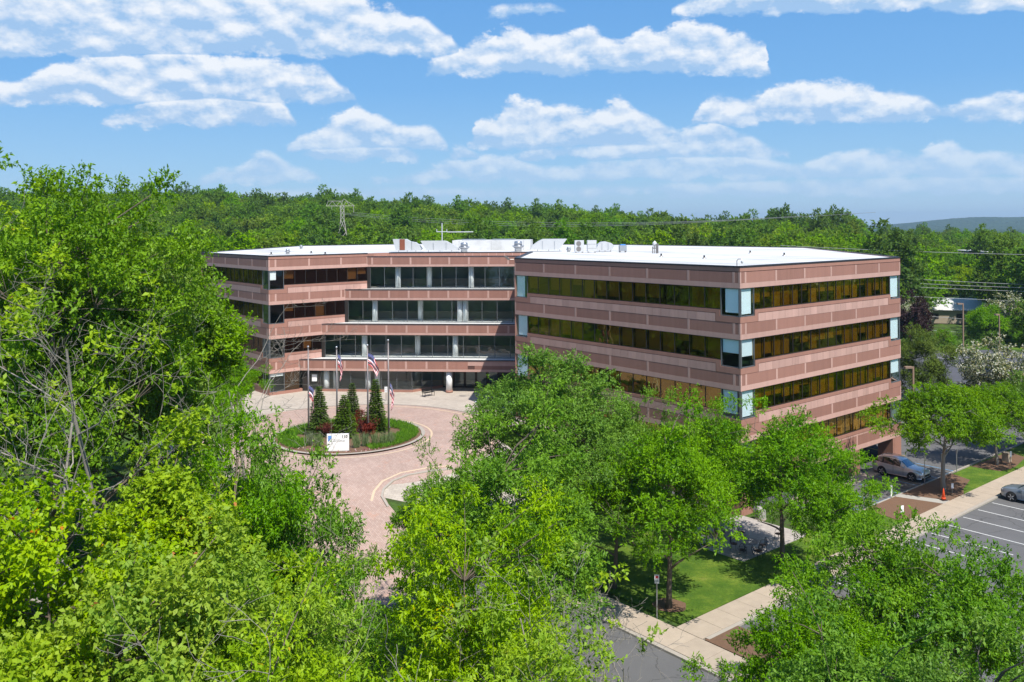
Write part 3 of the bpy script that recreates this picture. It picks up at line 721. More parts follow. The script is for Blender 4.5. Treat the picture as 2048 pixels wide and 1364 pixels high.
# ground floor front
f1 = fF[1]; L1 = f1.L; g1 = Face(f1.pt(0, -.35, 0)[:2], f1.pt(L1, -.35, 0)[:2])
mb = MB(); g1.box(mb, 2.3, 13.3, -.2, .27, -.3, 0.02); mb.build('plinth', 'granite_mid', bld, loc=OFF)
strip_windows(g1, 2.3, 13.3, .28, T[1], 6, 'glass_clear', pb=0, fmat='frame_grey', name='front_glazing', rec=-.1)
dr = MB(); g1.box(dr, .15, 1.0, .0, T[1], -.2, -.1); g1.box(dr, 1.0, 2.2, 2.05, 2.15, -.2, -.08); g1.box(dr, 1.0, 1.1, 0, 2.05, -.2, -.08); g1.box(dr, 2.1, 2.28, 0, T[1], -.2, -.08)
dd = dr.build('side_door', 'frame_dark', bld, loc=OFF); g1.piece('pane', 'glass_clear', dd, 1.12, 2.08, .1, 2.03, -.16, -.14)
g1.piece('notice', 'sign_white', dd, 1.3, 1.9, 1.15, 1.95, -.13, -.12)
ent = Face(g1.pt(13.3, 0, 0)[:2], g1.pt(16.3, -3.2, 0)[:2])
mb = MB(); ent.box(mb, 0, ent.L, -.2, .27, -.3, 0.02); mb.build('plinth', 'granite_mid', bld, loc=OFF)
strip_windows(ent, 0.02, ent.L, .28, T[1], 3, 'glass_clear', pb=0, fmat='frame_grey', name='entrance_glazing')
doors = Face(g1.pt(16.3, -3.2, 0)[:2], g1.pt(23.5, -3.2, 0)[:2])
for i in range(5):
    m2 = MB(); a0 = i * 1.35
    for (p, q, z0, z1) in ((a0, a0 + .12, 0, T[1]), (a0 + 1.2, a0 + 1.32, 0, T[1]), (a0 + .12, a0 + 1.2, 2.1, 2.2), (a0 + .12, a0 + 1.2, .0, .18)): doors.box(m2, p, q, z0, z1, -.1, .0)
    dd = m2.build('entrance_door', 'frame_dark', bld, loc=OFF); doors.piece('pane', 'glass_clear', dd, a0 + .13, a0 + 1.19, .19, 2.09, -.06, -.04); doors.piece('pane', 'glass_clear', dd, a0 + .13, a0 + 1.19, 2.21, T[1], -.06, -.04)
cq = f1.pt(17.6, -.6, 0); mb = MB(); mb.lathe([(.36, .25), (.36, T[1])], 20, (cq[0], cq[1], 0)); mb.build('column', 'column_white', bld, True, OFF)
mb = MB(); mb.lathe([(.42, 0), (.42, .25)], 20, (cq[0], cq[1], 0)); mb.build('column_base', 'granite_mid', bld, True, OFF)
for cx in (3.9, 8.9):
    q = g1.pt(cx, -1.1, 0); mb = MB(); mb.lathe([(.33, 0), (.33, T[1])], 20, (q[0], q[1], 0)); mb.build('column', 'column_white', bld, True, OFF)
# upper set-back wall of the roof over the front, and the short returns of the right wing
fU = Face(pE, pF); spx = MB(); fU.box(spx, -.5, fU.L, T[4] + 1.0, ROOF - .06, -.3, 0); u_ = spx.build('roof_wall', 'granite_mid', bld, loc=OFF)
fl_ = MB(); fU.box(fl_, 0, fU.L, ROOF - .055, ROOF + .05, -.3, .03); fl_.build('coping', 'flashing', u_)
for i in range(9): fU.piece('joint_strip', 'granite_light', u_, fU.L - 1.2 - i * 1.0, fU.L - 1.13 - i * 1.0, T[4] + 1.1, ROOF - .1, 0, .01)
fFC = Face(pF, pC); mb = MB(); fFC.box(mb, 0, fFC.L, -.5, ROOF - .05, -.4, -.01); mb.build('return_wall', 'granite_mid', bld, loc=OFF)
fl_ = MB(); fFC.box(fl_, 0, fFC.L, ROOF - .05, ROOF + .06, -.4, .04); fl_.build('coping', 'flashing', bld, loc=OFF)
fDD = Face(pD, pD2)
for k_ in (4, 3, 2, 1):
    mb = MB(); fDD.box(mb, 0, fDD.L, T[k_], (ROOF if k_ == 4 else T[k_ + 1] - 2.2), -.4, 0); mb.build('spandrel', 'granite_light', bld, loc=OFF)
    corner_window(fDD, 0, CW, T[k_] - 2.2, T[k_], 'glass_blue', None); mb = MB(); fDD.box(mb, CW, fDD.L, T[k_] - 2.2, T[k_], -.3, -.2); mb.build('window_band', 'frame_dark', bld, loc=OFF)
mb = MB(); fDD.box(mb, 0, fDD.L, -.95, T[1] - 2.2, -.4, 0); mb.build('spandrel', 'granite_light', bld, loc=OFF)
# roof deck
poly = [A, pD, pD2, pG, pL2 + Vector((22, 10)), pL2, pL, pB, pE, pF, pC]
mb = MB(); mb.face([(p.x, p.y, ROOF - .04) for p in poly]); rf = mb.build('roof', 'roof_white', bld, loc=OFF)
mb = MB()
for i in range(len(poly)):
    q = Face(poly[i], poly[(i + 1) % len(poly)])
    if i in (1, 2, 3, 4, 5): q.box(mb, 0, q.L, ROOF - .5, ROOF + .07, -.3, .0)
mb.build('coping', 'flashing', rf)
# floors, cores and outer back walls, seen dimly through the glass
def inset(pl, d):
    n = len(pl); out = []
    for i in range(n):
        e0 = (pl[i] - pl[i - 1]).normalized(); e1 = (pl[(i + 1) % n] - pl[i]).normalized()
        n0 = Vector((-e0.y, e0.x)); n1 = Vector((-e1.y, e1.x)); b = (n0 + n1); b = b / max(.3, b.dot(n0)); out.append(pl[i] + b * d)
    return out
pin = inset(poly, .46); core_p = inset(poly, 6.5)
for k_ in (4, 3, 2, 1):
    mb = MB(); mb.prism(pin, T[k_] + .02, T[k_] + .3); mb.build('ceiling_slab', 'interior_wall', bld, loc=OFF)
    mb = MB(); mb.prism(pin, T[k_] - 2.75, T[k_] - 2.55); mb.build('floor_slab', 'interior_floor', bld, loc=OFF)
mb = MB()
for (i, w_) in ((9, 0), (10, 0), (0, 0), (6, 0), (7, 0)):
    q = Face(core_p[i], core_p[(i + 1) % len(core_p)])
    for k_ in (4, 3, 2, 1): q.box(mb, 0, q.L, T[k_] - 2.6, T[k_] + .03, -.2, 0)
mb.build('core_wall', 'interior_wall', bld, loc=OFF)
mb = MB()
for i in (2, 3, 4, 5):
    q = Face(poly[i], poly[(i + 1) % len(poly)]); q.box(mb, 0, q.L, -3.6, ROOF - .5, -.4, -.02)
mb.build('rear_wall', 'granite_mid', bld, loc=OFF)
# plinth below the left face, garage piers and back wall under the right face
mb = MB(); fCA.box(mb, 0, fCA.L - 4.4, -3.6, -1.46, -.45, -.03); mb.build('plinth', 'granite_mid', bld, loc=OFF)
mb = MB(); fLB.box(mb, 0, fLB.L, -.9, -.36, -.4, -.04); mb.build('plinth', 'granite_mid', bld, loc=OFF)
for s0, s1 in ((0., 1.5), (8.2, 9.6), (16.2, 17.6), (23.6, 25.2)):
    mb = MB(); fAD.box(mb, s0, s1, -3.4, -.96, -1.5, -.02); fAD.box(mb, s0 + .2, s0 + .26, -3.35, -.96, -.02, .0); mb.build('pier', 'granite_mid', bld, loc=OFF)
mb = MB(); fCA.box(mb, fCA.L - 4.4, fCA.L - 1.5, -3.6, -1.46, -.45, -.03); mb.build('plinth', 'granite_mid', bld, loc=OFF)
mb = MB(); fAD.box(mb, 0, 25, -3.5, -.5, -9.2, -9); mb.build('garage_wall', 'concrete_grey', bld, loc=OFF)
mb = MB(); mb.prism([W(-9, .5), W(-.2, .5), W(-.2, 25), W(-9, 25)], -1.1, -.8); mb.build('garage_ceiling', 'concrete_grey', bld, loc=OFF)

# ------------------------------------------------------------------ vegetation
def leaf_mesh(name, base, dirv, nrm, L, Wd, tint, mats, midx=None, extra=None):
    """N leaves as folded diamonds; base, dirv, nrm are N x 3 arrays"""
    n = len(base); dirv = dirv / np.linalg.norm(dirv, axis=1, keepdims=True)
    side = np.cross(dirv, nrm); side /= np.maximum(np.linalg.norm(side, axis=1, keepdims=True), 1e-6)
    up = np.cross(side, dirv); L = L[:, None]; Wd = Wd[:, None]
    mid = base + dirv * L * .45 + up * Wd * .18
    tip = base + dirv * L - up * L * .12
    v = np.stack([base, mid - side * Wd * .5, tip, mid + side * Wd * .5], 1).reshape(-1, 3)
    me = bpy.data.meshes.new(name); nv = len(v); me.vertices.add(nv); me.vertices.foreach_set('co', v.astype(np.float32).ravel())
    me.loops.add(nv); me.loops.foreach_set('vertex_index', np.arange(nv, dtype=np.int32))
    me.polygons.add(n); me.polygons.foreach_set('loop_start', np.arange(0, nv, 4, dtype=np.int32)); me.polygons.foreach_set('loop_total', np.full(n, 4, np.int32))
    for m in mats: me.materials.append(MATS[m])
    if midx is not None: me.polygons.foreach_set('material_index', midx.astype(np.int32))
    at = me.attributes.new('tint', 'FLOAT', 'FACE'); at.data.foreach_set('value', tint.astype(np.float32))
    me.update(); me.validate(); return me
def unit(rng, n):
    v = rng.normal(size=(n, 3)); return v / np.linalg.norm(v, axis=1, keepdims=True)
def sprigs(rng, cen, rad, per, nleaf, slen, L, Wd, droop, outc, flat=.75, tbase=None):
    """cen: M clump centres, rad: M radii. Each clump gets `per` twigs with `nleaf` leaves set along them"""
    M = len(cen); N = M * per
    off = unit(rng, N) * (rng.random((N, 1)) ** .45); off[:, 2] *= flat
    st = np.repeat(cen, per, 0) + off * np.repeat(rad, per)[:, None]
    out = st - outc; out /= np.maximum(np.linalg.norm(out, axis=1, keepdims=True), 1e-6)
    sd = off * .8 + out * .6 + unit(rng, N) * .55; sd[:, 2] += .15; sd /= np.linalg.norm(sd, axis=1, keepdims=True)
    K = nleaf; t = (np.tile(np.arange(K), N) + rng.random(N * K) * .6) / K
    sdr = np.repeat(sd, K, 0); b = np.repeat(st, K, 0) + sdr * (t * slen)[:, None]; b[:, 2] -= droop * .5 * slen * t * t
    sidev = unit(rng, N * K); dv = sdr * .55 + sidev * .8; dv[:, 2] -= droop * rng.random(N * K)
    nr = unit(rng, N * K) * .7; nr[:, 2] += .7; nr += np.repeat(out, K, 0) * .4
    ll = L * rng.uniform(.45, 1.4, N * K); ww = Wd * rng.uniform(.7, 1.2, N * K)
    ct = rng.random(M) if tbase is None else tbase
    tint = np.clip(np.repeat(np.repeat(ct, per), K) * .45 + np.repeat(rng.random(N), K) * .3 + rng.random(N * K) * .28, 0, 1)
    return b, dv, nr, ll, ww, tint
def tree_meshes(seed, H, R, base, clumps, per, nleaf, leaf, mats, bark='bark_brown', cr=.85, droop=.5, slen=.5, lump=.3, limbs=9, r0=None, top=1., flat=.75, gap=.45, twig=True, lean=0.):
    rng = np.random.default_rng(seed); r0 = r0 or H * .016
    # trunk and limbs
    tr = MB(); zc = base + (H - base) * .46; hz = H - zc
    pts = [(lean * (t ** 2) * R + .18 * math.sin(3 * t + seed), .18 * math.cos(4 * t + seed * 2) - .18 * math.cos(seed * 2), t * H * .82) for t in np.linspace(0, 1, 9)]
    pts[0] = (0, 0, -.3)
    tr.tube(pts, [r0 * (1.25 if i == 0 else 1) * (1 - .88 * i / 8) for i in range(9)], 8)
    P = np.array(pts)
    # envelope lobes
    ph = rng.uniform(0, 6.28, 6)
    def env(d): return 1 + lump * (.5 * np.sin(2 * np.arctan2(d[:, 1], d[:, 0]) + ph[0]) + .6 * np.sin(3 * np.arctan2(d[:, 1], d[:, 0]) + ph[1] + 2 * d[:, 2]) + .6 * np.sin(4.5 * d[:, 2] + ph[2]))
    d = unit(rng, clumps * 2); d = d[d[:, 2] > -.72][:clumps]; f = (gap + (1 - gap) * rng.random(len(d)) ** .7) * env(d)
    cen = np.empty_like(d); cen[:, 0] = d[:, 0] * R * f; cen[:, 1] = d[:, 1] * R * f
    lowz = zc - base; cen[:, 2] = zc + np.where(d[:, 2] > 0, hz * top, lowz) * d[:, 2] * f * .97
    rad = cr * rng.uniform(.65, 1.3, len(cen))
    nodes = [];
    for i in range(limbs):
        a = 2 * math.pi * (i + rng.random() * .7) / limbs; zt = base * .85 + (H * .72 - base * .85) * (i * .618 % 1)
        j = np.interp(zt, P[:, 2], np.arange(9)); p0 = Vector([float(np.interp(j, np.arange(9), P[:, q])) for q in range(3)])
        k = 1 - .55 * max(0, (zt - base) / (H - base)); ln = R * .72 * k * rng.uniform(.8, 1.15); rise = ln * rng.uniform(.35, .9)
        lp = [p0 + Vector((math.cos(a + .25 * t) * ln * t, math.sin(a + .25 * t) * ln * t, rise * t ** .8)) for t in np.linspace(0, 1, 6)]
        rr = r0 * .48 * (1 - .4 * zt / H); tr.tube(lp, [rr * (1 - .8 * q / 5) for q in range(6)], 5)
        nodes += [(p, rr * (1 - .8 * q / 5)) for q, p in enumerate(lp) if q > 1]
    nodes += [(Vector(p), r0 * .3) for p in pts[5:]]
    NP = np.array([n[0] for n in nodes])
    if twig:
        for c in cen:
            q = NP - c; dist = np.linalg.norm(q, axis=1) + np.maximum(q[:, 2], 0) * 1.5; i = int(dist.argmin()); p0 = nodes[i][0]; c = Vector(c)
            mid = (p0 + c) / 2 + Vector((rng.uniform(-.2, .2), rng.uniform(-.2, .2), rng.uniform(-.1, .25))) * (c - p0).length * .5
            rr = min(nodes[i][1] * .7, .012 + .012 * (c - p0).length); tr.tube([p0, mid, c, c + (c - mid) * .35], [rr, rr * .75, rr * .45, rr * .15], 4, caps=False)
    b, dv, nr, ll, ww, tint = sprigs(rng, cen, rad, per, nleaf, slen, leaf[0], leaf[1], droop, np.array([0, 0, zc - .2 * H]), flat)
    midx = None
    if len(mats) > 1: midx = (rng.random(len(b)) < .42).astype(int) * (nr[:, 2] > .2)
    return tr.mesh(bark, True, 'trunk'), leaf_mesh('crown', b, dv, nr, ll, ww, tint, mats, midx)
def bare_tree_mesh(seed, H, spread, bark='bark_grey', r0=.2, depth=4, lean=(0, 0), tipz=.25):
    rng = random.Random(seed); mb = MB(); tips = []
    def grow(p, d, ln, rr, lev):
        pts = [p]; n = 7 if lev < 2 else 5; dd = d.copy()
        for i in range(n):
            dd = (dd + Vector((rng.uniform(-1, 1), rng.uniform(-1, 1), rng.uniform(-.5, .9) * (tipz if lev else .3))) * (.10 if lev == 0 else .38)).normalized(); pts.append(pts[-1] + dd * ln / n)
        mb.tube(pts, [max(.006, rr * (1 - .75 * i / n)) for i in range(n + 1)], 7 if lev == 0 else (5 if lev == 1 else 3), caps=False)
        if lev >= depth: tips.append(pts[-1]); return
        nb = {0: 8, 1: 4, 2: 4, 3: 3}.get(lev, 2)
        for i in range(nb):
            t = .35 + .65 * (i + rng.random()) / nb if lev == 0 else .25 + .75 * (i + rng.random()) / nb
            j = min(int(t * n), n - 1); f = t * n - j; q = pts[j].lerp(pts[j + 1], f)
            side = Vector((rng.uniform(-1, 1), rng.uniform(-1, 1), rng.uniform(-.1, .5))); side = (side - dd * side.dot(dd)).normalized()
            nd = (dd * rng.uniform(.35, .8) + side * spread).normalized(); grow(q, nd, ln * rng.uniform(.30, .58) * (1.1 - .4 * t if lev == 0 else 1), rr * (1 - .75 * t) * .5 + .005, lev + 1)
    grow(Vector((0, 0, -.3)), Vector((lean[0], lean[1], 1)).normalized(), H * .9, r0, 0)
    return mb.mesh(bark, True, 'trunk'), tips
def place_tree(meshes, name, label, group, x, y, s=1., rz=0., z=None, cat='tree', sz=None):
    o = thing(name, label, cat, (x, y, ground_z(x, y) if z is None else z), rz, group); o.scale = (s, s, sz or s)
    add('trunk', meshes[0], o); add('crown', meshes[1], o); return o
def PXX(px, y): return (px - 1024) / 1727 * y

TM = {}
TM['oak'] = tree_meshes(3, 25., 7.4, 7., 170, 48, 9, (.25, .145), ['leaf_oak'], cr=1.25, droop=.25, slen=.6, limbs=14, lump=.28, r0=.36)
TM['oak2'] = tree_meshes(4, 22., 6.0, 5., 140, 48, 9, (.24, .14), ['leaf_oak'], cr=1.2, droop=.3, slen=.6, limbs=12, lump=.3, r0=.3)
TM['oak3'] = tree_meshes(34, 17.6, 2.3, 11.2, 60, 34, 9, (.24, .14), ['leaf_oak'], cr=.85, droop=.3, slen=.55, limbs=7, lump=.25, r0=.17)
TM['ash'] = tree_meshes(5, 13., 4.4, 3.2, 125, 46, 9, (.19, .085), ['leaf_ash'], cr=.88, droop=.55, slen=.45, r0=.2)
TM['ashbig'] = tree_meshes(19, 14.3, 5.2, 3.6, 190, 46, 9, (.19, .085), ['leaf_ash'], cr=.92, droop=.5, slen=.45, lump=.2, r0=.22, limbs=12)
TM['ash2'] = tree_meshes(6, 11., 4.2, 2.6, 105, 46, 9, (.18, .085), ['leaf_ash'], cr=.82, droop=.5, slen=.45, lump=.4, r0=.18, gap=.35)
TM['ash3'] = tree_meshes(16, 10., 3.7, 2.4, 100, 46, 9, (.175, .08), ['leaf_ash'], cr=.78, droop=.5, slen=.42, lump=.4, r0=.17, gap=.35)
TM['maple'] = tree_meshes(7, 15.5, 3.9, 5.5, 110, 48, 9, (.17, .125), ['leaf_maple'], cr=.85, droop=.6, slen=.4, r0=.17)
TM['maple2'] = tree_meshes(8, 14., 3.5, 4.5, 100, 48, 9, (.17, .12), ['leaf_maple'], cr=.8, droop=.6, slen=.4, r0=.15, lump=.4)
TM['locust'] = tree_meshes(9, 13., 3.3, 4.5, 125, 30, 10, (.19, .07), ['leaf_yellowgreen'], cr=.8, droop=.8, slen=.5, r0=.14, lump=.4, gap=.3)
TM['locust2'] = tree_meshes(10, 12., 3.0, 4., 100, 30, 10, (.19, .07), ['leaf_yellowgreen'], cr=.7, droop=.8, slen=.5, r0=.13, lump=.45, gap=.25)
TM['zelkova'] = tree_meshes(12, 9.2, 4.2, 3.3, 150, 30, 9, (.22, .10), ['leaf_zelkova'], bark='bark_grey', cr=.85, droop=.6, slen=.4, r0=.2, flat=.6)
TM['blossom'] = tree_meshes(13, 8.6, 4.2, .8, 120, 22, 8, (.26, .15), ['leaf_blossom', 'petal'], cr=.8, droop=.3, slen=.4, r0=.14)
TM['cedar'] = tree_meshes(14, 8.2, 3.8, 1.2, 120, 40, 8, (.22, .07), ['needle_dull'], bark='bark_grey', cr=.8, droop=.2, slen=.45, r0=.15, lump=.45)
TM['sapling'] = tree_meshes(15, 6., 2., 1.2, 50, 34, 8, (.19, .085), ['leaf_ash'], cr=.6, droop=.5, r0=.08)
TM['purple'] = tree_meshes(17, 8., 3.2, 1.5, 60, 20, 8, (.32, .2), ['leaf_purple'], cr=.9, r0=.13)

def veg():
    G1 = 'tall trees at the left edge'; G2 = 'trees in the near foreground wood'; G3 = 'trees on the lawn before the building'; G4 = 'trees beside the parking lot'
    L = [
     # kind, pixel column, distance, scale, height scale, rotation, name, group, label
     ('oak', 110, 42, .82, .985, .4, 'oak_tree', G1, 'tallest oak at the left edge rising above the skyline'),
     ('oak2', 275, 47, .78, 1.0, 2.1, 'oak_tree', G1, 'spreading oak whose right-hand limb reaches in front of the building corner'),
     ('oak', -60, 46, .9, .88, 3.3, 'oak_tree', G1, 'oak cut by the left border behind the bare grey trunk'),
     ('oak2', 190, 56, .85, .98, 5.0, 'oak_tree', G1, 'oak standing behind the tallest oak at the left'),
     ('oak3', 402, 50, 1., 1., .5, 'oak_tree', G1, 'slim oak whose crown hangs in front of the left end of the building'),
     ('ash', 500, 41, .62, .90, 1.0, 'leafy_tree', G2, 'leafy young tree with bare grey top before the left wing corner'),
     ('maple', 95, 25, .95, 1.0, .3, 'maple_tree', G2, 'yellow green maple with a bare trunk on its left at the left border'),
     ('maple2', 320, 29, 1., 1.06, 1.9, 'maple_tree', G2, 'yellow green maple below the pale dead tree'),
     ('maple', 215, 21, .85, .93, 2.6, 'maple_tree', G2, 'maple with orange tinged leaves near the lower left'),
     ('maple2', 20, 19, .9, .95, 4.4, 'maple_tree', G2, 'maple filling the bottom left corner'),
     ('maple2', 390, 22, .9, .96, 5.2, 'maple_tree', G2, 'maple right of the orange tinged one at the lower left'),
     ('ash', 465, 32, .80, 1.08, 3.9, 'ash_tree', G2, 'green ash left of the brick drive, behind the maples'),
     ('ash', 585, 34.5, .74, 1.03, .2, 'ash_tree', G2, 'green ash with drooping sprays against the brick drive below the sign'),
     ('locust', 560, 26, .82, .90, 1.2, 'locust_tree', G2, 'lime green tree with feathery leaves at the foot of the brick drive'),
     ('locust2', 500, 21, .95, 1.04, 4.0, 'locust_tree', G2, 'lime green tree at the bottom between the maples and the drive'),
     ('locust', 720, 19, .85, .82, 2.2, 'locust_tree', G2, 'low lime green tree at the bottom edge right below the drive'),
     ('locust', 940, 29, .9, .98, 5.1, 'locust_tree', G2, 'lime green tree right of the brick drive with twiggy crown'),
     ('locust2', 870, 20, .9, .93, .9, 'locust_tree', G2, 'lime green tree at the bottom edge left of the asphalt road'),
     ('locust', 1035, 22, .8, .87, 3.0, 'locust_tree', G2, 'lime green tree overhanging the asphalt road at the bottom'),
     ('ash', 1010, 41, .98, 1.0, 2.5, 'ash_tree', G2, 'dense dark green ash in the centre, right of the drive'),
     ('ash2', 885, 47, .6, .9, 1.5, 'ash_tree', G2, 'small airy ash leaning over the curved kerb of the drive'),
     ('ashbig', 1092, 57, 1., 1., 4.2, 'ash_tree', G3, 'tallest ash before the building, hiding the entrance side'),
     ('ash3', 1262, 60, .78, 1.1, .8, 'ash_tree', G3, 'narrow ash against the left face of the right wing'),
     ('ash2', 1332, 50.2, 1.0, 1.06, 5.6, 'ash_tree', G3, 'ash with bare hanging twigs on the lawn beside the patio'),
     ('ash3', 1222, 53, .9, .98, 2.9, 'ash_tree', G3, 'ash with forked dark trunk left of the one with bare hanging twigs'),
     ('ash3', 1425, 61.5, .72, .95, 2.2, 'ash_tree', G3, 'ash in front of the near corner of the right wing'),
     ('ash3', 1558, 56.5, 1.06, 1.08, 3.4, 'ash_tree', G3, 'ash right of the patio, in front of the garage beam'),
     ('ash3', 1645, 52.5, .76, .84, 1.1, 'ash_tree', G3, 'low ash beside the mulch bed and the silver car'),
     ('ash2', 1625, 32, .74, .80, .5, 'ash_tree', G4, 'bright ash at the bottom beside the pavement corner'),
     ('ash3', 1745, 37, .92, 1.0, 4.7, 'ash_tree', G4, 'ash with grey twigs standing at the near end of the parking stalls'),
     ('ash3', 1935, 34, .86, 1.02, 2.9, 'ash_tree', G4, 'ash overlapping the parking stalls at the right border'),
     ('ash2', 1770, 26.5, .86, .93, 3.7, 'ash_tree', G4, 'ash at the bottom right between two others'),
     ('ash', 1975, 25, .72, .80, 1.4, 'ash_tree', G4, 'ash filling the bottom right corner'),
     ('sapling', 1330, 24, 1., 1.2, .3, 'young_ash', G4, 'young tree poking up at the bottom edge over the road'),
     ('sapling', 1420, 23.5, .9, 1.1, 1.3, 'young_ash', G4, 'young tree at the bottom edge beside the road kerb'),
     ('zelkova', 1884, 71.7, 1.0, 1.0, .4, 'zelkova_tree', G4, 'round headed tree in the mulch bed beside the silver car'),
     ('zelkova', 1990, 79.2, .74, .84, 2.4, 'zelkova_tree', G4, 'smaller round headed tree on the grass strip at the right border'),
     ('zelkova', 2060, 84, .8, .86, 4.4, 'zelkova_tree', G4, 'round headed tree cut by the right border'),
     ('blossom', 1992, 99, 1., 1., .7, 'flowering_tree', None, 'white flowering tree beside the rear parking lot'),
     ('cedar', 1846, 106, 1., 1., 2.7, 'cedar_tree', None, 'dull green cedar right of the far building corner'),
     ('purple', 1822, 152, 1., 1.2, .0, 'purple_tree', None, 'dark purple leaved tree beside the far corner of the right wing'),
     ('ash2', 345, 92, 1., .95, .9, 'lawn_tree', None, 'shade tree with a stout trunk on the lawn left of the building'),
     ('ash', 425, 96, .62, .6, 2.9, 'lawn_tree', None, 'bushy tree against the left wing foot'),
     ('ash3', 470, 84, .66, .66, 4.9, 'lawn_tree', None, 'small bushy tree at the left end of the forecourt'),
     ('ash2', 300, 70, .8, .9, 1.9, 'lawn_tree', None, 'tree behind the dead trunk left of the forecourt'),
     ('ash', 395, 66, .7, .75, .6, 'lawn_tree', None, 'broad low tree beside the left rim of the brick circle'),
    ]
    for (kd, px, y, s, szr, rz, nm, gr, lb) in L:
        place_tree(TM[kd], nm, lb, gr, PXX(px, y), y, s, rz, sz=szr)
    # pale dead trees
    def dead(label, px, y, H, spread, seed, r0, leafy=None, lean=(0, 0), depth=4):
        me, tips = bare_tree_mesh(seed, H, spread, r0=r0, lean=lean, depth=depth); x = PXX(px, y)
        o = thing('dead_tree', label, 'tree', (x, y, ground_z(x, y)), 0, 'pale leafless trees in the foreground wood'); add('trunk', me, o)
        if leafy:
            rng = np.random.default_rng(seed); tp = np.array([t for t in tips if t.z > H * leafy[1]]); tp = tp[rng.permutation(len(tp))[:leafy[0]]]
            b, dv, nr, ll, ww, ti = sprigs(rng, tp, np.full(len(tp), .35), 5, 7, .3, .2, .12, .5, np.array([0, 0, H * .5])); setp(add('leaf_tufts', leaf_mesh('leaf_tufts', b, dv, nr, ll, ww, ti, ['leaf_maple']), o), kind='stuff')
    dead('pale dead tree with bare branches in front of the oaks', 228, 34, 20.5, .72, 21, .19, (60, .72))
    dead('leafless grey trunk at the far left border', 14, 27, 19., .6, 24, .14, (25, .6))
    dead('slender dead tree with bare top reaching over the left wing corner', 487, 39, 17.2, .7, 23, .14)
    dead('thin bare tree left of the brick drive', 330, 30, 13.5, .8, 25, .1, None, (.12, 0), 3)
    dead('bare twiggy tree at the foot of the brick drive', 650, 33, 11., .8, 26, .08, None, (0, 0), 3)
    dead('bare branching tree at the bottom beside the road', 1120, 27, 11.5, .9, 27, .085, (25, .6))
    dead('bare twiggy stem rising over the pavement', 1240, 30, 9.5, .9, 28, .07, (8, .6), (.1, 0), 3)
    dead('leafless stem among the lime green trees at the bottom', 560, 19.5, 12.5, .8, 29, .1, None, (-.05, 0), 3)
    dead('forked bare stem in the bottom middle', 800, 21, 11.5, .8, 30, .1, None, (.08, 0), 3)
    # undergrowth beneath the foreground wood
    rng = np.random.default_rng(77); n = 900
    cx = rng.uniform(-26, 4, n); cy = rng.uniform(17, 62, n)
    ok = np.array([(lambda q: (q[1] < -31 or q[0] < -26) or (cy[i] < 40 and cx[i] < -2 and q[1] < -29.5))(ab(cx[i], cy[i])) for i in range(n)]); ok &= np.abs(cx / cy) < .75
    cx, cy = cx[ok], cy[ok]; m = (((cx - IC[0]) ** 2 + (cy - IC[1]) ** 2) > 16 ** 2) & ~((cx > -21) & (cy > 50)); cx, cy = cx[m], cy[m]
    cen = np.stack([cx, cy, np.array([ground_z(a, b) for a, b in zip(cx, cy)]) + rng.uniform(.4, 3.4, len(cx))], 1)
    b, dv, nr, ll, ww, ti = sprigs(rng, cen, np.full(len(cen), 1.1), 12, 8, .5, .24, .12, .4, np.array([0, 30, -10.]))
    o = add('undergrowth', leaf_mesh('undergrowth', b, dv, nr, ll, ww, ti, ['leaf_ash'])); setp(o, 'green undergrowth filling the foreground wood', 'undergrowth', None, 'stuff')
veg()

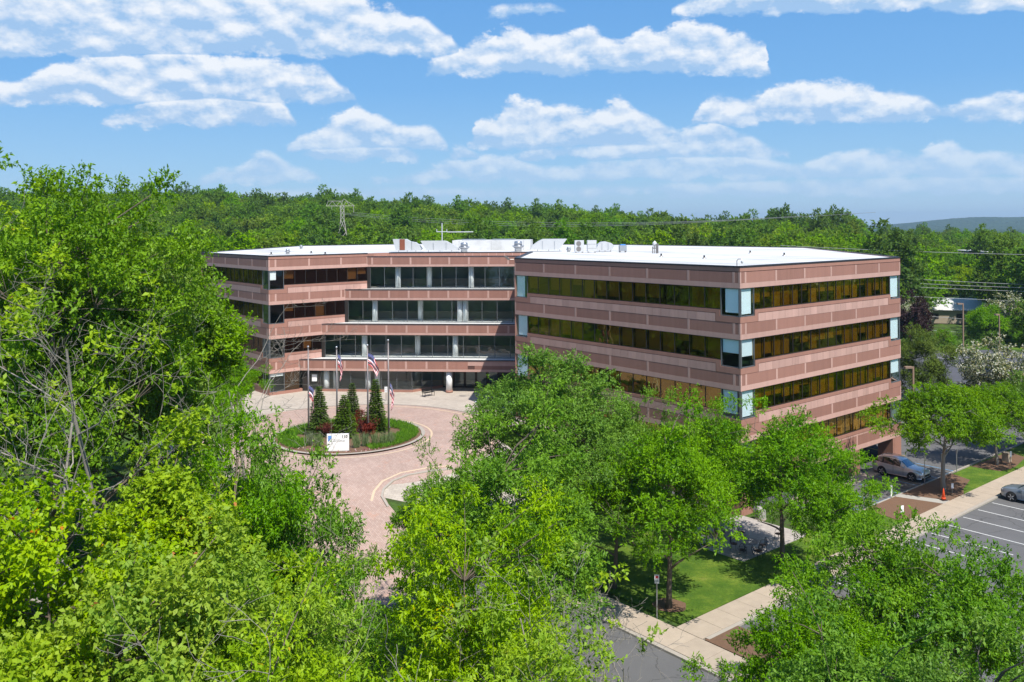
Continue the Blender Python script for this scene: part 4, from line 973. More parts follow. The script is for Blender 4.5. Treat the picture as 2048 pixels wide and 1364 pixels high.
# wooded hillside behind: one detailed crown per variant, the nearest trees are individuals, the mass behind is one wood
FSPEC = [(16., 5.6, 'leaf_forest'), (17., 6.0, 'leaf_forest_dark'), (15., 5.0, 'leaf_forest_light'), (16.5, 6.6, 'leaf_forest'), (18., 5.2, 'leaf_forest_dark'), (14.5, 5.8, 'leaf_forest')]
FM = [tree_meshes(40 + i, h_, r_, 3.5, 60, 14, 8, (.62, .44), [m_], bark='bark_grey', cr=1.75, droop=.3, slen=.8, lump=.2, limbs=5, twig=False, flat=.75, gap=.5) for i, (h_, r_, m_) in enumerate(FSPEC)]
def in_building(x, y): return y < 160 and -52 < x < 48
def forest():
    rng = np.random.default_rng(9); pts = []
    y = 128.
    while y < 560:
        stp = 6.6 + (y - 120) * .008
        for x in np.arange(-y * .72 - 10, y * .72 + 10, stp):
            xx = x + rng.uniform(-.45, .45) * stp; yy = y + rng.uniform(-.45, .45) * stp; u = xx / yy
            if yy < 172 and -54 < xx < 46: continue
            if yy < 176 and 40 < xx < 122 and yy < 168: continue          # rear parking and verge
            if xx < -40 and yy < 138: continue
            if 168 < yy < 214 and .47 < u < .56: continue                # clearing with the low grey building
            if 238 < yy < 262 and u > .515: continue
            if 225 < yy < 304 and abs(u + .196) < .02: continue       # cut below the pylon
            pts.append((xx, yy, int(rng.integers(6)), rng.uniform(.7, 1.18) * (.8 if u > .4 and yy > 200 else 1), rng.uniform(0, 6.28), rng.uniform(.85, 1.08)))
        y += stp * .92
    side = []
    for i in range(150):                                                # the same wood continues on both sides of the site
        if i % 2: x, y = rng.uniform(74, 130), rng.uniform(-30, 128)
        else: x, y = -rng.uniform(38, 90), rng.uniform(-20, 84)
        if x < 0 and y > 20 and abs(x / y) < .62: continue
        side.append((x, y, int(rng.integers(6)), rng.uniform(.7, 1.1), rng.uniform(0, 6.28), rng.uniform(.8, 1.1)))
    # keep as individuals those that show largest: the front rows
    pts.sort(key=lambda p: p[1]); near = pts[:130]; rest = pts[130:] + side
    for (x, y, i, s, rz, hz) in near:
        if abs(x / y) > .68: continue
        o = place_tree(FM[i], 'forest_tree', 'tree in the front rows of the wood behind the building', 'front rows of the wood behind the building', x, y, s, rz, sz=s * hz)
    for (px, y, s, nm, lb) in ((440, 395, 1.05, 'ridge_tree', 'tree standing proud of the skyline at the left'), (1570, 330, 1.2, 'ridge_tree', 'rounded tree standing proud of the skyline above the right wing'), (1672, 330, 1.2, 'ridge_tree', 'wispy tree standing proud of the skyline right of the rounded one')):
        place_tree(FM[1], nm, lb, 'trees proud of the skyline', PXX(px, y), y, s * .9, px, sz=s * 1.25)
    # the mass: geometry-nodes instances on points
    src = bpy.data.collections.new('wood_sources')
    for i, (t, c) in enumerate(FM):
        bm = bmesh.new(); bm.from_mesh(t); nt = len(bm.faces); bm.free()
        me = c.copy(); me.name = 'wood_tree_%d' % i
        o = bpy.data.objects.new('wood_source_%d' % i, me); src.objects.link(o)
    me = bpy.data.meshes.new('wood'); me.from_pydata([(p[0], p[1], ground_z(p[0], p[1])) for p in rest], [], [])
    for nm, ty, dat in (('idx', 'INT', [p[2] for p in rest]), ('rz', 'FLOAT', [p[4] for p in rest])):
        a = me.attributes.new(nm, ty, 'POINT'); a.data.foreach_set('value', dat)
    a = me.attributes.new('sc', 'FLOAT_VECTOR', 'POINT'); a.data.foreach_set('vector', [c for p in rest for c in (p[3], p[3], p[3] * p[5])])
    o = add('wood', me); setp(o, 'dense green wood covering the hillside behind the building', 'wood', None, 'stuff')
    ng = bpy.data.node_groups.new('wood_nodes', 'GeometryNodeTree')
    ng.interface.new_socket('Geometry', in_out='INPUT', socket_type='NodeSocketGeometry'); ng.interface.new_socket('Geometry', in_out='OUTPUT', socket_type='NodeSocketGeometry')
    N = ng.nodes; Lk = ng.links; gi = N.new('NodeGroupInput'); go = N.new('NodeGroupOutput')
    ci = N.new('GeometryNodeCollectionInfo'); ci.inputs[0].default_value = src; ci.inputs['Separate Children'].default_value = True
    ip = N.new('GeometryNodeInstanceOnPoints'); ip.inputs['Pick Instance'].default_value = True
    def attr(nm, ty): n = N.new('GeometryNodeInputNamedAttribute'); n.data_type = ty; n.inputs[0].default_value = nm; return n.outputs[0]
    cx = N.new('ShaderNodeCombineXYZ'); Lk.new(attr('rz', 'FLOAT'), cx.inputs[2])
    Lk.new(gi.outputs[0], ip.inputs['Points']); Lk.new(ci.outputs[0], ip.inputs['Instance']); Lk.new(attr('idx', 'INT'), ip.inputs['Instance Index'])
    Lk.new(cx.outputs[0], ip.inputs['Rotation']); Lk.new(attr('sc', 'FLOAT_VECTOR'), ip.inputs['Scale']); Lk.new(ip.outputs[0], go.inputs[0])
    mod = o.modifiers.new('wood', 'NODES'); mod.node_group = ng
forest()

# ------------------------------------------------------------------ flag island
isl = sheet('flag_island', arc(IC, 6.75, 0, 360, 56)[:-1], .14, 'mulch', .14, kind='structure')
ring('kerb_stones', IC, 6.6, 6.95, 0, 360, 56, .165, 'kerb')
def tuft_field(name, label, cat, test, n, seed, L, Wd, mats, up=1.2, z=.14, area=(-22.5, -7.5, 72, 87), kind='stuff'):
    rng = np.random.default_rng(seed); x = rng.uniform(area[0], area[1], n * 4); y = rng.uniform(area[2], area[3], n * 4)
    ok = np.array([test(a, b) for a, b in zip(x, y)]); x, y = x[ok][:n], y[ok][:n]; n = len(x)
    b = np.stack([x, y, np.array([ground_z(a, c) for a, c in zip(x, y)]) + z], 1); dv = unit(rng, n) * .75; dv[:, 2] = np.abs(dv[:, 2]) * .3 + up * .7
    me = leaf_mesh(name, b, dv, unit(rng, n), L * rng.uniform(.6, 1.3, n), np.full(n, Wd), rng.random(n), mats)
    return setp(add(name, me), label, cat, None, kind)
def isl_grass(a, b):
    dx, dy = a - IC[0], b - IC[1]; rr = math.hypot(dx, dy); an = math.degrees(math.atan2(dy, dx))
    return 4.4 + .4 * math.sin(an * .1) < rr < 6.3 and (an > -62 or an < -125)
tuft_field('island_grass', 'long green grass ringing the flag island', 'grass', isl_grass, 14000, 3, .42, .035, ['grass_blade'])
tuft_field('island_flowers', 'low red and white bedding flowers behind the island kerb', 'flowers', lambda a, b: 5.6 < math.hypot(a - IC[0], b - IC[1]) < 6.45 and b < 75.5, 900, 4, .16, .10, ['flower'], up=.5)
def grass_clump(label, x, y, h, seed):
    rng = np.random.default_rng(seed); n = 220; b = np.stack([rng.normal(0, .13, n), rng.normal(0, .13, n), np.zeros(n)], 1); dv = unit(rng, n) * .22; dv[:, 2] = 1
    me = leaf_mesh('blades', b, dv, unit(rng, n), h * rng.uniform(.6, 1.1, n), np.full(n, .035), rng.random(n), ['grass_silver'])
    o = thing('feather_grass', label, 'grass', (x, y, .14), 0, 'upright feather grass clumps beside the sign'); add('blades', me, o)
for i, (x, y, lb) in enumerate(((-13.6, 74.7, 'feather grass clump right beside the sign'), (-12.9, 75.2, 'second feather grass clump from the sign'), (-12.1, 75.4, 'third feather grass clump from the sign'), (-11.4, 75.3, 'fourth feather grass clump from the sign, at the third flagpole'), (-10.8, 75.8, 'feather grass clump farthest right of the sign'), (-16.9, 75.0, 'feather grass clump left of the sign'), (-17.8, 75.6, 'feather grass clump farthest left of the sign'))):
    grass_clump(lb, x, y, 1.25, 50 + i)
def conifer(label, x, y, H, Rr, seed):
    rng = np.random.default_rng(seed); tr = MB(); tr.tube([(0, 0, -.1), (0, 0, H * .97)], [H * .02, .01], 6)
    B, D, Nn, T_ = [], [], [], []
    z = .12
    while z < H * .985:
        f = 1 - z / H; rad = Rr * (f ** .85) * rng.uniform(.86, 1.08) + .05; nb = int(7 + 9 * f); a0 = rng.uniform(0, 6.28)
        for i in range(nb):
            a = a0 + 6.283 * i / nb + rng.normal(0, .12); ln = rad * rng.uniform(.8, 1.1); d = np.array([math.cos(a), math.sin(a), .0])
            tr.tube([(0, 0, z), tuple(d * ln * .5 + np.array([0, 0, z - .05 * ln])), tuple(d * ln + np.array([0, 0, z - .16 * ln]))], [.012, .008, .004], 3, caps=False)
            m = int(16 + 60 * ln); t = rng.random(m) ** .7; p = d[None] * (t * ln)[:, None]; p[:, 2] = z - .16 * ln * t * t + .05 * t
            sd = np.array([-d[1], d[0], 0]); w = (1 - .55 * t) * .42 * ln * rng.uniform(-1, 1, m); p = p + sd[None] * (w * .75)[:, None]
            dv = d[None] * .8 + sd[None] * np.sign(w)[:, None] * .7 + rng.normal(0, .2, (m, 3)); dv[:, 2] += .12
            B.append(p); D.append(dv); q = rng.normal(0, .3, (m, 3)); q[:, 2] += 1; Nn.append(q); T_.append(np.clip(t * .7 + rng.uniform(0, .35, m), 0, 1))
        z += .15 + .10 * f
    B, D, Nn, T_ = map(np.concatenate, (B, D, Nn, T_)); n = len(B)
    me = leaf_mesh('needles', B, D, Nn, rng.uniform(.12, .24, n), np.full(n, .055), T_, ['needle'])
    o = thing('spruce_tree', label, 'tree', (x, y, .14), 0, 'spruces on the flag island'); add('trunk', tr.mesh('bark_brown'), o); add('crown', me, o)
conifer('left spruce on the flag island beside the first flagpole', -17.9, 79.6, 4.5, 1.35, 1)
conifer('front spruce on the flag island behind the sign', -15.4, 78.6, 3.9, 1.3, 2)
conifer('rear spruce on the flag island showing above the front one', -15.6, 83.6, 4.0, 1.05, 3)
conifer('right spruce on the flag island beside the third flagpole', -12.9, 81.0, 4.9, 1.25, 4)
def red_shrub(label, x, y, s, seed):
    rng = np.random.default_rng(seed); cen = np.stack([rng.normal(0, .32, 30), rng.normal(0, .32, 30), rng.uniform(.25, 1.15, 30)], 1) * s
    b, dv, nr, ll, ww, ti = sprigs(rng, cen, np.full(30, .24 * s), 9, 7, .2, .11, .06, .1, np.array([0, 0, 0.]))
    o = thing('barberry_shrub', label, 'shrub', (x, y, .14), 0, 'red barberry shrubs on the flag island'); st = MB()
    for c in cen[::2]: st.tube([(0, 0, 0), tuple(c)], [.02, .006], 3, caps=False)
    add('stems', st.mesh('bark_brown'), o); add('foliage', leaf_mesh('foliage', b, dv, nr, ll, ww, ti, ['leaf_red']), o)
red_shrub('red barberry left of the front spruce', -17.0, 78.6, .95, 1); red_shrub('red barberry touching the left flank of the front spruce', -16.2, 78.9, 1.05, 2)
red_shrub('tall red barberry between the front and right spruces', -14.3, 80.9, 1.5, 3); red_shrub('red barberry behind the third flagpole', -13.6, 79.9, 1.15, 4); red_shrub('low dark barberry at the foot of the third flagpole', -13.2, 78.8, .85, 5)

def flag_meshes(seed, droop, fold, fw=1.9, fh=1.15):
    nx, nt = 22, 26; rng = random.Random(seed); ph = rng.uniform(0, 6)
    def pt(s, t):
        ang = R_(droop) * (0.55 + .45 * s); x = s * fw * math.cos(ang) * (.75 + .25 * (1 - t)); z = -t * fh * (1 - .35 * s) - s * fw * math.sin(ang)
        return (x + .05 * math.sin(9 * s + ph), fold * s * math.sin(7.5 * s + 4.5 * t + ph) + .05 * math.sin(15 * t + 5 * s), z)
    mb = MB(); can = MB(); st = MB()
    for j in range(nt):
        for i in range(nx):
            q = [pt(i / nx, j / nt), pt((i + 1) / nx, j / nt), pt((i + 1) / nx, (j + 1) / nt), pt(i / nx, (j + 1) / nt)]
            if i < 9 and j < 14: can.face(q)
            else: mb.face(q, (j // 2) % 2)
    for rr in range(5):
        for c in range(6):
            s, t = (c + .7) / 6.6 * 9 / nx, (rr + .6) / 5.2 * 14 / nt; p = Vector(pt(s, t)); n_ = Vector((0, -.006, 0))
            for sg in (1, -1): st.face([p + n_ * sg + Vector(v) for v in ((0, 0, .03), (.022, 0, 0), (0, 0, -.03), (-.022, 0, 0))])
    return mb.mesh(['flag_red', 'flag_white'], True, 'stripes'), can.mesh('flag_blue', True, 'canton'), st.mesh('flag_white', False, 'stars')
def flagpole(i, x, y, zt, ft, droop, rz, lp, lf):
    o = thing('flagpole', lp, 'flagpole', (x, y, .14), 0, 'flagpoles on the island'); h = zt - .14
    mb = MB(); mb.tube([(0, 0, 0), (0, 0, h * .3), (0, 0, h - .2)], [.085, .08, .045], 10); mb.build('pole', 'pole_grey', o, True)
    mb = MB(); mb.lathe([(.15, 0), (.15, .1), (.1, .2)], 12); mb.build('pole_base', 'pole_grey', o, True)
    mb = MB(); mb.lathe([(.05, h - .2), (.07, h - .12), (.03, h - .1)], 10); mb.build('truck', 'pole_grey', o, True)
    mb = MB(); mb.lathe([(.01, h - .1), (.09, h - .04), (.11, h + .02), (.09, h + .09), (.01, h + .13)], 12); mb.build('finial_ball', 'galvanized', o, True)
    mb = MB(); mb.tube([(.09, 0, .9), (.07, 0, h - .15)], .008, 3); mb.build('halyard', 'white_paint', o)
    mb = MB(); mb.box(.07, .15, -.04, .04, .85, .98); mb.build('cleat', 'galvanized', o)
    f = thing('flag', lf, 'flag', (x, y, ft), rz, 'flags on the island poles'); a, b, c = flag_meshes(i, droop, .12)
    for nm, m in (('stripes', a), ('canton', b), ('stars', c)): add(nm, m, f, (.09, 0, 0))
FP = [(-18.72, 78.93, 8.3, 4.9, 80, -.2), (-16.1, 78.8, 8.25, 7.7, 82, .1), (-13.35, 79.2, 8.35, 7.75, 60, -.1), (-11.33, 78.4, 8.9, 5.1, 84, .2)]
lbp = ['grey flagpole farthest left on the island', 'grey flagpole behind the sign, second from the left', 'grey flagpole third from the left on the island', 'grey flagpole farthest right on the island']
lbf = ['striped flag hanging at half height on the leftmost flagpole', 'striped flag hanging limp at the top of the flagpole behind the sign', 'striped flag blown to the right at the top of the third flagpole', 'striped flag hanging at half height on the rightmost flagpole']
for i, (x, y, zt, ft, dr_, rz) in enumerate(FP): flagpole(i, x, y, zt, ft, dr_, rz, lbp[i], lbf[i])

def text(name, s, size, x, z, mat, parent, y=-.075, align='LEFT'):
    cu = bpy.data.curves.new(name, 'FONT'); cu.body = s; cu.size = size; cu.align_x = align; cu.extrude = .002; cu.offset = size * .02; t = bpy.data.objects.new(name, cu); COL.objects.link(t)
    bpy.context.view_layer.update(); dg = bpy.context.evaluated_depsgraph_get(); me = bpy.data.meshes.new_from_object(t.evaluated_get(dg)); bpy.data.objects.remove(t)
    me.materials.clear(); me.materials.append(MATS[mat]); return add(name, me, parent, (x, y, z), (math.pi / 2, 0, 0))
sg = thing('monument_sign', 'white square sign numbered 110 with blue and green emblem on the island', 'sign', (-14.95, 73.55, .14), R_(4))
mb = MB(); mb.box(-.93, .93, -.06, .06, .06, 1.5); mb.build('sign_panel', 'sign_white', sg)
mb = MB(); mb.box(-.8, .8, -.05, .05, -.05, .06); mb.build('sign_base', 'concrete_grey', sg)
text('number', '110', .34, .30, 1.15, 'print_dark', sg); text('name_line', 'LIBERTY CORNER', .135, -.47, .86, 'print_grey', sg); text('name_line', 'THE OFFICES AT', .085, -.47, 1.03, 'print_faint', sg)
mb = MB(); mb.face([(-.83, -.066, 1.36), (-.54, -.066, 1.36), (-.54, -.066, 1.13), (-.80, -.066, .86), (-.83, -.066, .86)]); mb.build('emblem', 'print_blue', sg)
mb = MB(); mb.tube([(-.78, -.07, .9), (-.6, -.07, 1.1)], .022, 4); mb.build('emblem_stroke', 'print_navy', sg)
mb = MB(); mb.face([(-.70, -.066, .84), (-.54, -.066, .84), (-.54, -.066, 1.01)]); mb.build('emblem', 'print_green', sg)

# ------------------------------------------------------------------ vehicles
def car_master(paint):
    """sport utility vehicle, nose towards +x, wheels on z = 0"""
    L = 4.55; hw = .91
    # x, z bottom, z belt, z top, half width, top half width
    S_ = [(2.26, .42, .70, .74, .62, .50), (2.16, .28, .80, .90, .80, .68), (1.85, .24, .93, 1.02, .88, .76), (1.3, .24, 1.00, 1.09, .905, .78), (.95, .24, 1.04, 1.14, .91, .76),
          (.35, .24, 1.06, 1.54, .91, .64), (.05, .24, 1.07, 1.63, .91, .63), (-.6, .24, 1.09, 1.67, .91, .63), (-1.3, .24, 1.12, 1.65, .91, .62), (-1.75, .24, 1.16, 1.60, .90, .60), (-2.05, .28, 1.18, 1.45, .88, .57), (-2.2, .34, 1.12, 1.20, .84, .64), (-2.27, .42, .95, .99, .78, .66)]
    mb = MB(); rings = []
    for (x, zb, zl, zt, w, tw) in S_:
        half = [(w * .86, zb), (w * .985, zb + .16), (w, (zb + zl) / 2 + .06), (w * .975, zl), (tw + .02, zt - .05), (tw * .82, zt), (0, zt + .015)]
        rings.append([(x, -a, b) for a, b in half] + [(x, a, b) for a, b in half[-2::-1]])
    n = len(rings[0]); base = 0
    for r_ in rings: mb.v += r_
    glass = MB()
    for i in range(len(rings) - 1):
        x0 = S_[i][0]; x1 = S_[i + 1][0]
        for j in range(n - 1):
            q = (i * n + j, (i + 1) * n + j, (i + 1) * n + j + 1, i * n + j + 1)
            side = j in (3, 8); top_ = j in (4, 5, 6, 7)
            isg = (side and x0 <= .4 and x1 >= -2.06 and i != 4) or (top_ and (i == 4)) or (top_ and i == 9)
            if side and i == 4: isg = False
            mb.f.append(q); mb.m.append(1 if isg else 0)
    mb.f.append(tuple(range(n))); mb.m.append(0); e = (len(rings) - 1) * n; mb.f.append(tuple(e + j for j in reversed(range(n)))); mb.m.append(0)
    mb.f.append(tuple([i * n for i in range(len(rings))] + [i * n + n - 1 for i in reversed(range(len(rings)))])); mb.m.append(2)
    parts = [('body', mb.mesh([paint, 'glass_car', 'car_trim'], True), (0, 0, 0), (0, 0, 0), [])]
    wh = MB(); wh.lathe([(.24, -.11), (.33, -.115), (.355, -.06), (.355, .06), (.33, .115), (.24, .11)], 22); ty = wh.mesh('tyre', True)
    rm = MB(); rm.lathe([(.245, -.09), (.245, .09)], 18)
    for k in range(5):
        a = 2 * math.pi * k / 5; d = Vector((math.cos(a), math.sin(a), 0)); p = Vector((-d.y, d.x, 0)) * .035
        rm.hexa([d * .05 - p + Vector((0, 0, .09)), d * .24 - p + Vector((0, 0, .09)), d * .24 + p + Vector((0, 0, .09)), d * .05 + p + Vector((0, 0, .09))], [d * .05 - p + Vector((0, 0, .112)), d * .24 - p + Vector((0, 0, .112)), d * .24 + p + Vector((0, 0, .112)), d * .05 + p + Vector((0, 0, .112))])
    rmm = rm.mesh('rim'); arch = MB(); arch.lathe([(.41, -.02), (.41, .02)], 22); am = arch.mesh('car_trim')
    for x in (1.36, -1.32):
        for s in (-1, 1):
            parts.append(('wheel_arch', am, (x, s * .893, .40), (s * -math.pi / 2, 0, 0), []))
            parts.append(('wheel', ty, (x, s * .83, .355), (s * -math.pi / 2, 0, 0), [('rim', rmm)]))
    hl = MB(); hl.box(-.12, .06, -.17, .17, -.06, .06); m = hl.mesh('lamp_clear')
    for s in (-1, 1): parts.append(('headlight', m, (2.08, s * .62, .80), (0, .25, s * -.35), []))
    tl = MB(); tl.box(-.06, .1, -.1, .1, -.1, .1); m = tl.mesh('lamp_red')
    for s in (-1, 1): parts.append(('tail_light', m, (-2.17, s * .77, 1.06), (0, 0, 0), []))
    mi = MB(); mi.box(-.08, .08, -.1, .1, -.07, .07); m = mi.mesh(paint)
    for s in (-1, 1): parts.append(('mirror', m, (.62, s * .99, 1.12), (0, 0, s * .2), []))
    g = MB(); g.box(-.03, .03, -.5, .5, -.1, .08); parts.append(('grille', g.mesh('car_trim'), (2.25, 0, .56), (0, 0, 0), []))
    for z, x in ((.36, 2.2),): g = MB(); g.box(-.1, .1, -.72, .72, -.06, .06); parts.append(('bumper', g.mesh('car_trim'), (x, 0, z), (0, 0, 0), []))
    for s in (-1, 1): g = MB(); g.tube([(.0, s * .6, 1.68), (-.6, s * .61, 1.71), (-1.6, s * .58, 1.65)], .02, 5); parts.append(('roof_rail', g.mesh('galvanized'), (0, 0, 0), (0, 0, 0), []))
    h = MB(); h.box(-.09, .09, -.02, .02, -.015, .015); m = h.mesh(paint)
    for s in (-1, 1):
        for x in (.1, -.85): parts.append(('door_handle', m, (x, s * .925, .97), (0, 0, 0), []))
        dm = MB(); dm.box(-.006, .006, -.004, .004, -.34, .34)
        for x in (.62, -.28): parts.append(('door_gap', dm.mesh('car_trim'), (x, s * .914, .72), (0, 0, 0), []))
    for s in (-1, 1):
        for x, z in ((-.28, 1.33), (-1.25, 1.36)):
            pm = MB(); pm.box(-.05, .05, -.012, .012, -.24, .24); parts.append(('pillar', pm.mesh('car_trim'), (x, s * (.80), z), (s * .5, 0, 0), []))
    return parts
def car(paint, label, x, y, heading, z=None):
    o = thing('parked_car', label, 'car', (x, y, (ground_z(x, y) + .008) if z is None else z), heading, 'parked cars')
    for nm, me, l, r_, subs in car_master(paint):
        p = add(nm, me, o, l, r_)
        for sn, sm_ in subs: add(sn, sm_, p)
ha = math.atan2(EA.y, EA.x)
car('paint_silver', 'silver sport utility car in the accessible bay beside the garage pier', 34.25, 76.35, ha)
car('paint_grey', 'blue grey sport utility car cut by the right border in a parking stall', 41.4, 68.7, ha + math.pi)
car('paint_navy', 'dark blue car under the cedar behind the building', 44.5, 107., .7)

# ------------------------------------------------------------------ patio furniture, signs, lamps
def round_table(label, x, y):
    z = ground_z(x, y) + .125; o = thing('patio_table', label, 'table', (x, y, z), 0, 'round patio tables')
    mb = MB(); mb.lathe([(.66, .70), (.68, .72), (.66, .74)], 28); mb.build('table_top', 'table_top', o)
    for k in range(4):
        a = k * math.pi / 2 + .4; mb = MB(); mb.tube([(.5 * math.cos(a), .5 * math.sin(a), 0), (.28 * math.cos(a), .28 * math.sin(a), .35), (.45 * math.cos(a), .45 * math.sin(a), .7)], .02, 5); mb.build('leg', 'black_iron', o)
def chair(label, x, y, rz, g='wrought iron patio chairs'):
    z = ground_z(x, y) + .125; o = thing('patio_chair', label, 'chair', (x, y, z), rz, g)
    mb = MB(); mb.lathe([(.22, .42), (.24, .44), (.22, .46)], 16); mb.build('seat', 'black_iron', o)
    for sx in (-1, 1):
        for sy in (-1, 1): mb = MB(); mb.tube([(sx * .21, sy * .2, 0), (sx * .17, sy * .16, .43)], .014, 4); mb.build('leg', 'black_iron', o)
    mb = MB(); mb.tube([(-.22 * math.cos(t), .2 + .03, .45 + .5 * math.sin(t)) for t in np.linspace(0, math.pi, 11)], .014, 4)
    for k in range(-2, 3): mb.tube([(k * .06, .22, .45), (k * .075, .23, .45 + .5 * math.sqrt(max(.05, 1 - (k * .075 / .22) ** 2)))], .008, 3)
    for zz in (.58, .72): mb.tube([(-.2, .22, zz), (0, .225, zz + .05), (.2, .22, zz)], .008, 3)
    mb.build('backrest', 'black_iron', o)
    for s in (-1, 1): mb = MB(); mb.tube([(s * .22, .2, .68), (s * .25, 0, .68), (s * .22, -.16, .44)], .012, 4); mb.build('armrest', 'black_iron', o)
round_table('round grey patio table nearer the camera on the paved terrace', 15.9, 58.6); round_table('round grey patio table nearer the building on the paved terrace', 14.8, 62.2)
for lb, x, y, rz in (('patio chair behind the nearer table, left side', 15.0, 59.0, 1.1), ('patio chair left front of the nearer table', 15.3, 57.8, 2.6), ('patio chair in front of the nearer table', 16.3, 57.7, 3.5), ('patio chair right of the nearer table', 16.9, 58.7, 4.9), ('patio chair standing alone in the tree shade between the tables', 16.1, 61.2, .3),
                     ('patio chair left of the farther table', 13.8, 62.4, 1.5), ('patio chair in front of the farther table', 14.6, 61.1, 3.2), ('patio chair right of the farther table', 15.7, 62.6, 4.8), ('patio chair in the shade at the right side of the terrace', 18.6, 60.8, 5.1)): chair(lb, x, y, rz)
def grill():
    x, y = 13.35, 59.9; o = thing('charcoal_grill', 'black pedestal grill at the left edge of the terrace', 'grill', (x, y, ground_z(x, y) + .125), .5)
    mb = MB(); mb.tube([(0, 0, 0), (0, 0, .75)], .04, 8); mb.build('pedestal', 'black_iron', o); mb = MB(); mb.hexa([(-.22, -.18, .75), (.22, -.18, .75), (.22, .18, .75), (-.22, .18, .75)], [(-.3, -.25, .98), (.3, -.25, .98), (.3, .25, .98), (-.3, .25, .98)]); mb.build('fire_box', 'black_iron', o)
    mb = MB(); mb.tube([(.3, -.1, .95), (.45, -.1, .95)], .015, 5); mb.build('handle', 'steel', o); mb = MB(); mb.box(-.3, .3, -.3, .3, -.01, .03); mb.build('base_plate', 'black_iron', o)
grill()
def bollard_block(label, x, y):
    z = ground_z(x, y) + .1; o = thing('stone_bollard', label, 'bollard', (x, y, z), .3); mb = MB(); mb.lathe([(.4, 0), (.4, .75), (.36, .85), (.2, .9)], 14); mb.build('post', 'concrete_grey', o); mb = MB(); mb.lathe([(.43, .0), (.43, .08)], 14); mb.build('foot', 'concrete', o)
bollard_block('squat stone bollard at the garage pier beside the terrace', 18.6, 65.2)
def post_sign(label, x, y, h, w, hh, mat='sign_white', post='steel', name='post_sign', rz=0., face_='print_grey', mark=None, g='sign posts'):
    o = thing(name, label, 'sign', (x, y, ground_z(x, y) + .08), rz, g); mb = MB(); mb.tube([(0, 0, 0), (0, 0, h)], .035, 6); mb.build('post', post, o)
    mb = MB(); mb.box(-w / 2, w / 2, -.05, -.036, h - hh, h); p = mb.build('sign_plate', mat, o)
    if mark:
        mb = MB(); mb.box(-w * .34, w * .34, -.056, -.052, h - hh * .42, h - hh * .12); mb.build('printed_mark', mark, p); mb = MB(); mb.box(-w * .34, w * .34, -.056, -.052, h - hh * .85, h - hh * .58); mb.build('printed_mark', face_, p)
post_sign('parking notice on a tall grey post at the lawn edge beside the pavement', 8.05, 48.9, 2.5, .26, .5, 'sign_white', 'galvanized', mark='print_red')
post_sign('accessible parking post in front of the silver car', *W(5.45, 18.2), 2.5, .3, .45, 'galvanized', 'galvanized', rz=ha + 1.57)
post_sign('thin sign post left of the round headed tree', *W(5.5, 21.2), 2.2, .26, .4, 'galvanized', 'galvanized', rz=.9); post_sign('thin sign post behind the round headed tree', *W(5.5, 24.2), 2.1, .26, .4, 'galvanized', 'galvanized', rz=.9)
post_sign('small white sign in the mulch under the round headed tree', *W(8.1, 17.3), .95, .22, .4, rz=.2, post='steel'); post_sign('white notice sign on a short post in the forecourt', -14.05, 95.4, 1.5, .32, .62, mark='print_faint')
post_sign('white leaning sign beside the first mulch bed', *W(7.9, 9.2), .8, .3, .6, rz=.4); post_sign('white utility stake beside the silver car', *W(5.35, 12.6), 1.1, .14, .9, rz=.2)
post_sign('small sign on a wooden stake at the grass strip', *W(7.7, 30.2), 1.3, .2, .5, post='lamp_pole', rz=.2)
def cone():
    x, y = W(8.3, 15.3); o = thing('traffic_cone', 'orange traffic cone on the path between the mulch beds', 'cone', (x, y, ground_z(x, y) + .12), .2)
    mb = MB(); mb.lathe([(.16, .04), (.035, .92), (.02, .95)], 16); mb.build('cone_body', 'cone_orange', o, True); mb = MB(); mb.box(-.22, .22, -.22, .22, 0, .04); mb.build('cone_base', 'cone_base', o); mb = MB(); mb.lathe([(.165, .08), (.15, .22)], 16); mb.build('cone_collar', 'cone_orange', o, True)
cone()
def utility_box():
    x, y = W(7.0, 31.2); o = thing('utility_box', 'tan utility box on the grass strip at the right border', 'box', (x, y, ground_z(x, y) + .09), .6); mb = MB(); mb.box(-.3, .3, -.3, .3, 0, .8); mb.build('housing', 'tan_block', o); mb = MB(); mb.box(-.33, .33, -.33, .33, .8, .86); mb.build('lid', 'tan_block', o)
utility_box()
def bollard_light():
    x, y = -3.9, 89.6; o = thing('bollard_light', 'slim grey bollard light on the forecourt paving', 'lamp', (x, y, .01), 0); mb = MB(); mb.tube([(0, 0, 0), (0, 0, .95)], .1, 12); mb.build('post', 'steel', o, True); mb = MB(); mb.lathe([(.11, .95), (.12, 1.0), (.06, 1.06)], 12); mb.build('cap', 'galvanized', o, True)
bollard_light()
def lamp(label, x, y, h, rz=0, base=True):
    o = thing('parking_lamp', label, 'lamp post', (x, y, ground_z(x, y)), rz, 'brown parking lot lamps'); mb = MB(); mb.box(-.09, .09, -.09, .09, 0, h); mb.build('pole', 'lamp_pole', o)
    mb = MB(); mb.lathe([(.32, 0), (.32, .75), (.28, .8)], 12); mb.build('footing', 'tan_block', o); mb = MB(); mb.box(-1.0, -.15, -.25, .25, h - .2, h + .02); hd = mb.build('lamp_head', 'lamp_pole', o); mb = MB(); mb.box(-.95, -.3, -.2, .2, h - .23, h - .205); mb.build('lens', 'white_paint', hd); mb = MB(); mb.box(-.2, .0, -.05, .05, h - .15, h - .05); mb.build('arm', 'lamp_pole', o)
lamp('brown parking lamp at the far edge of the rear lot', 77.2, 148., 8.6); lamp('second brown parking lamp behind the flowering tree', 84.5, 150., 6.5, .4); lamp('brown parking lamp beside the cedar', 46.8, 101, 5.6); lamp('brown parking lamp above the round headed tree at the right border', 51.8, 87, 7.2, .3)
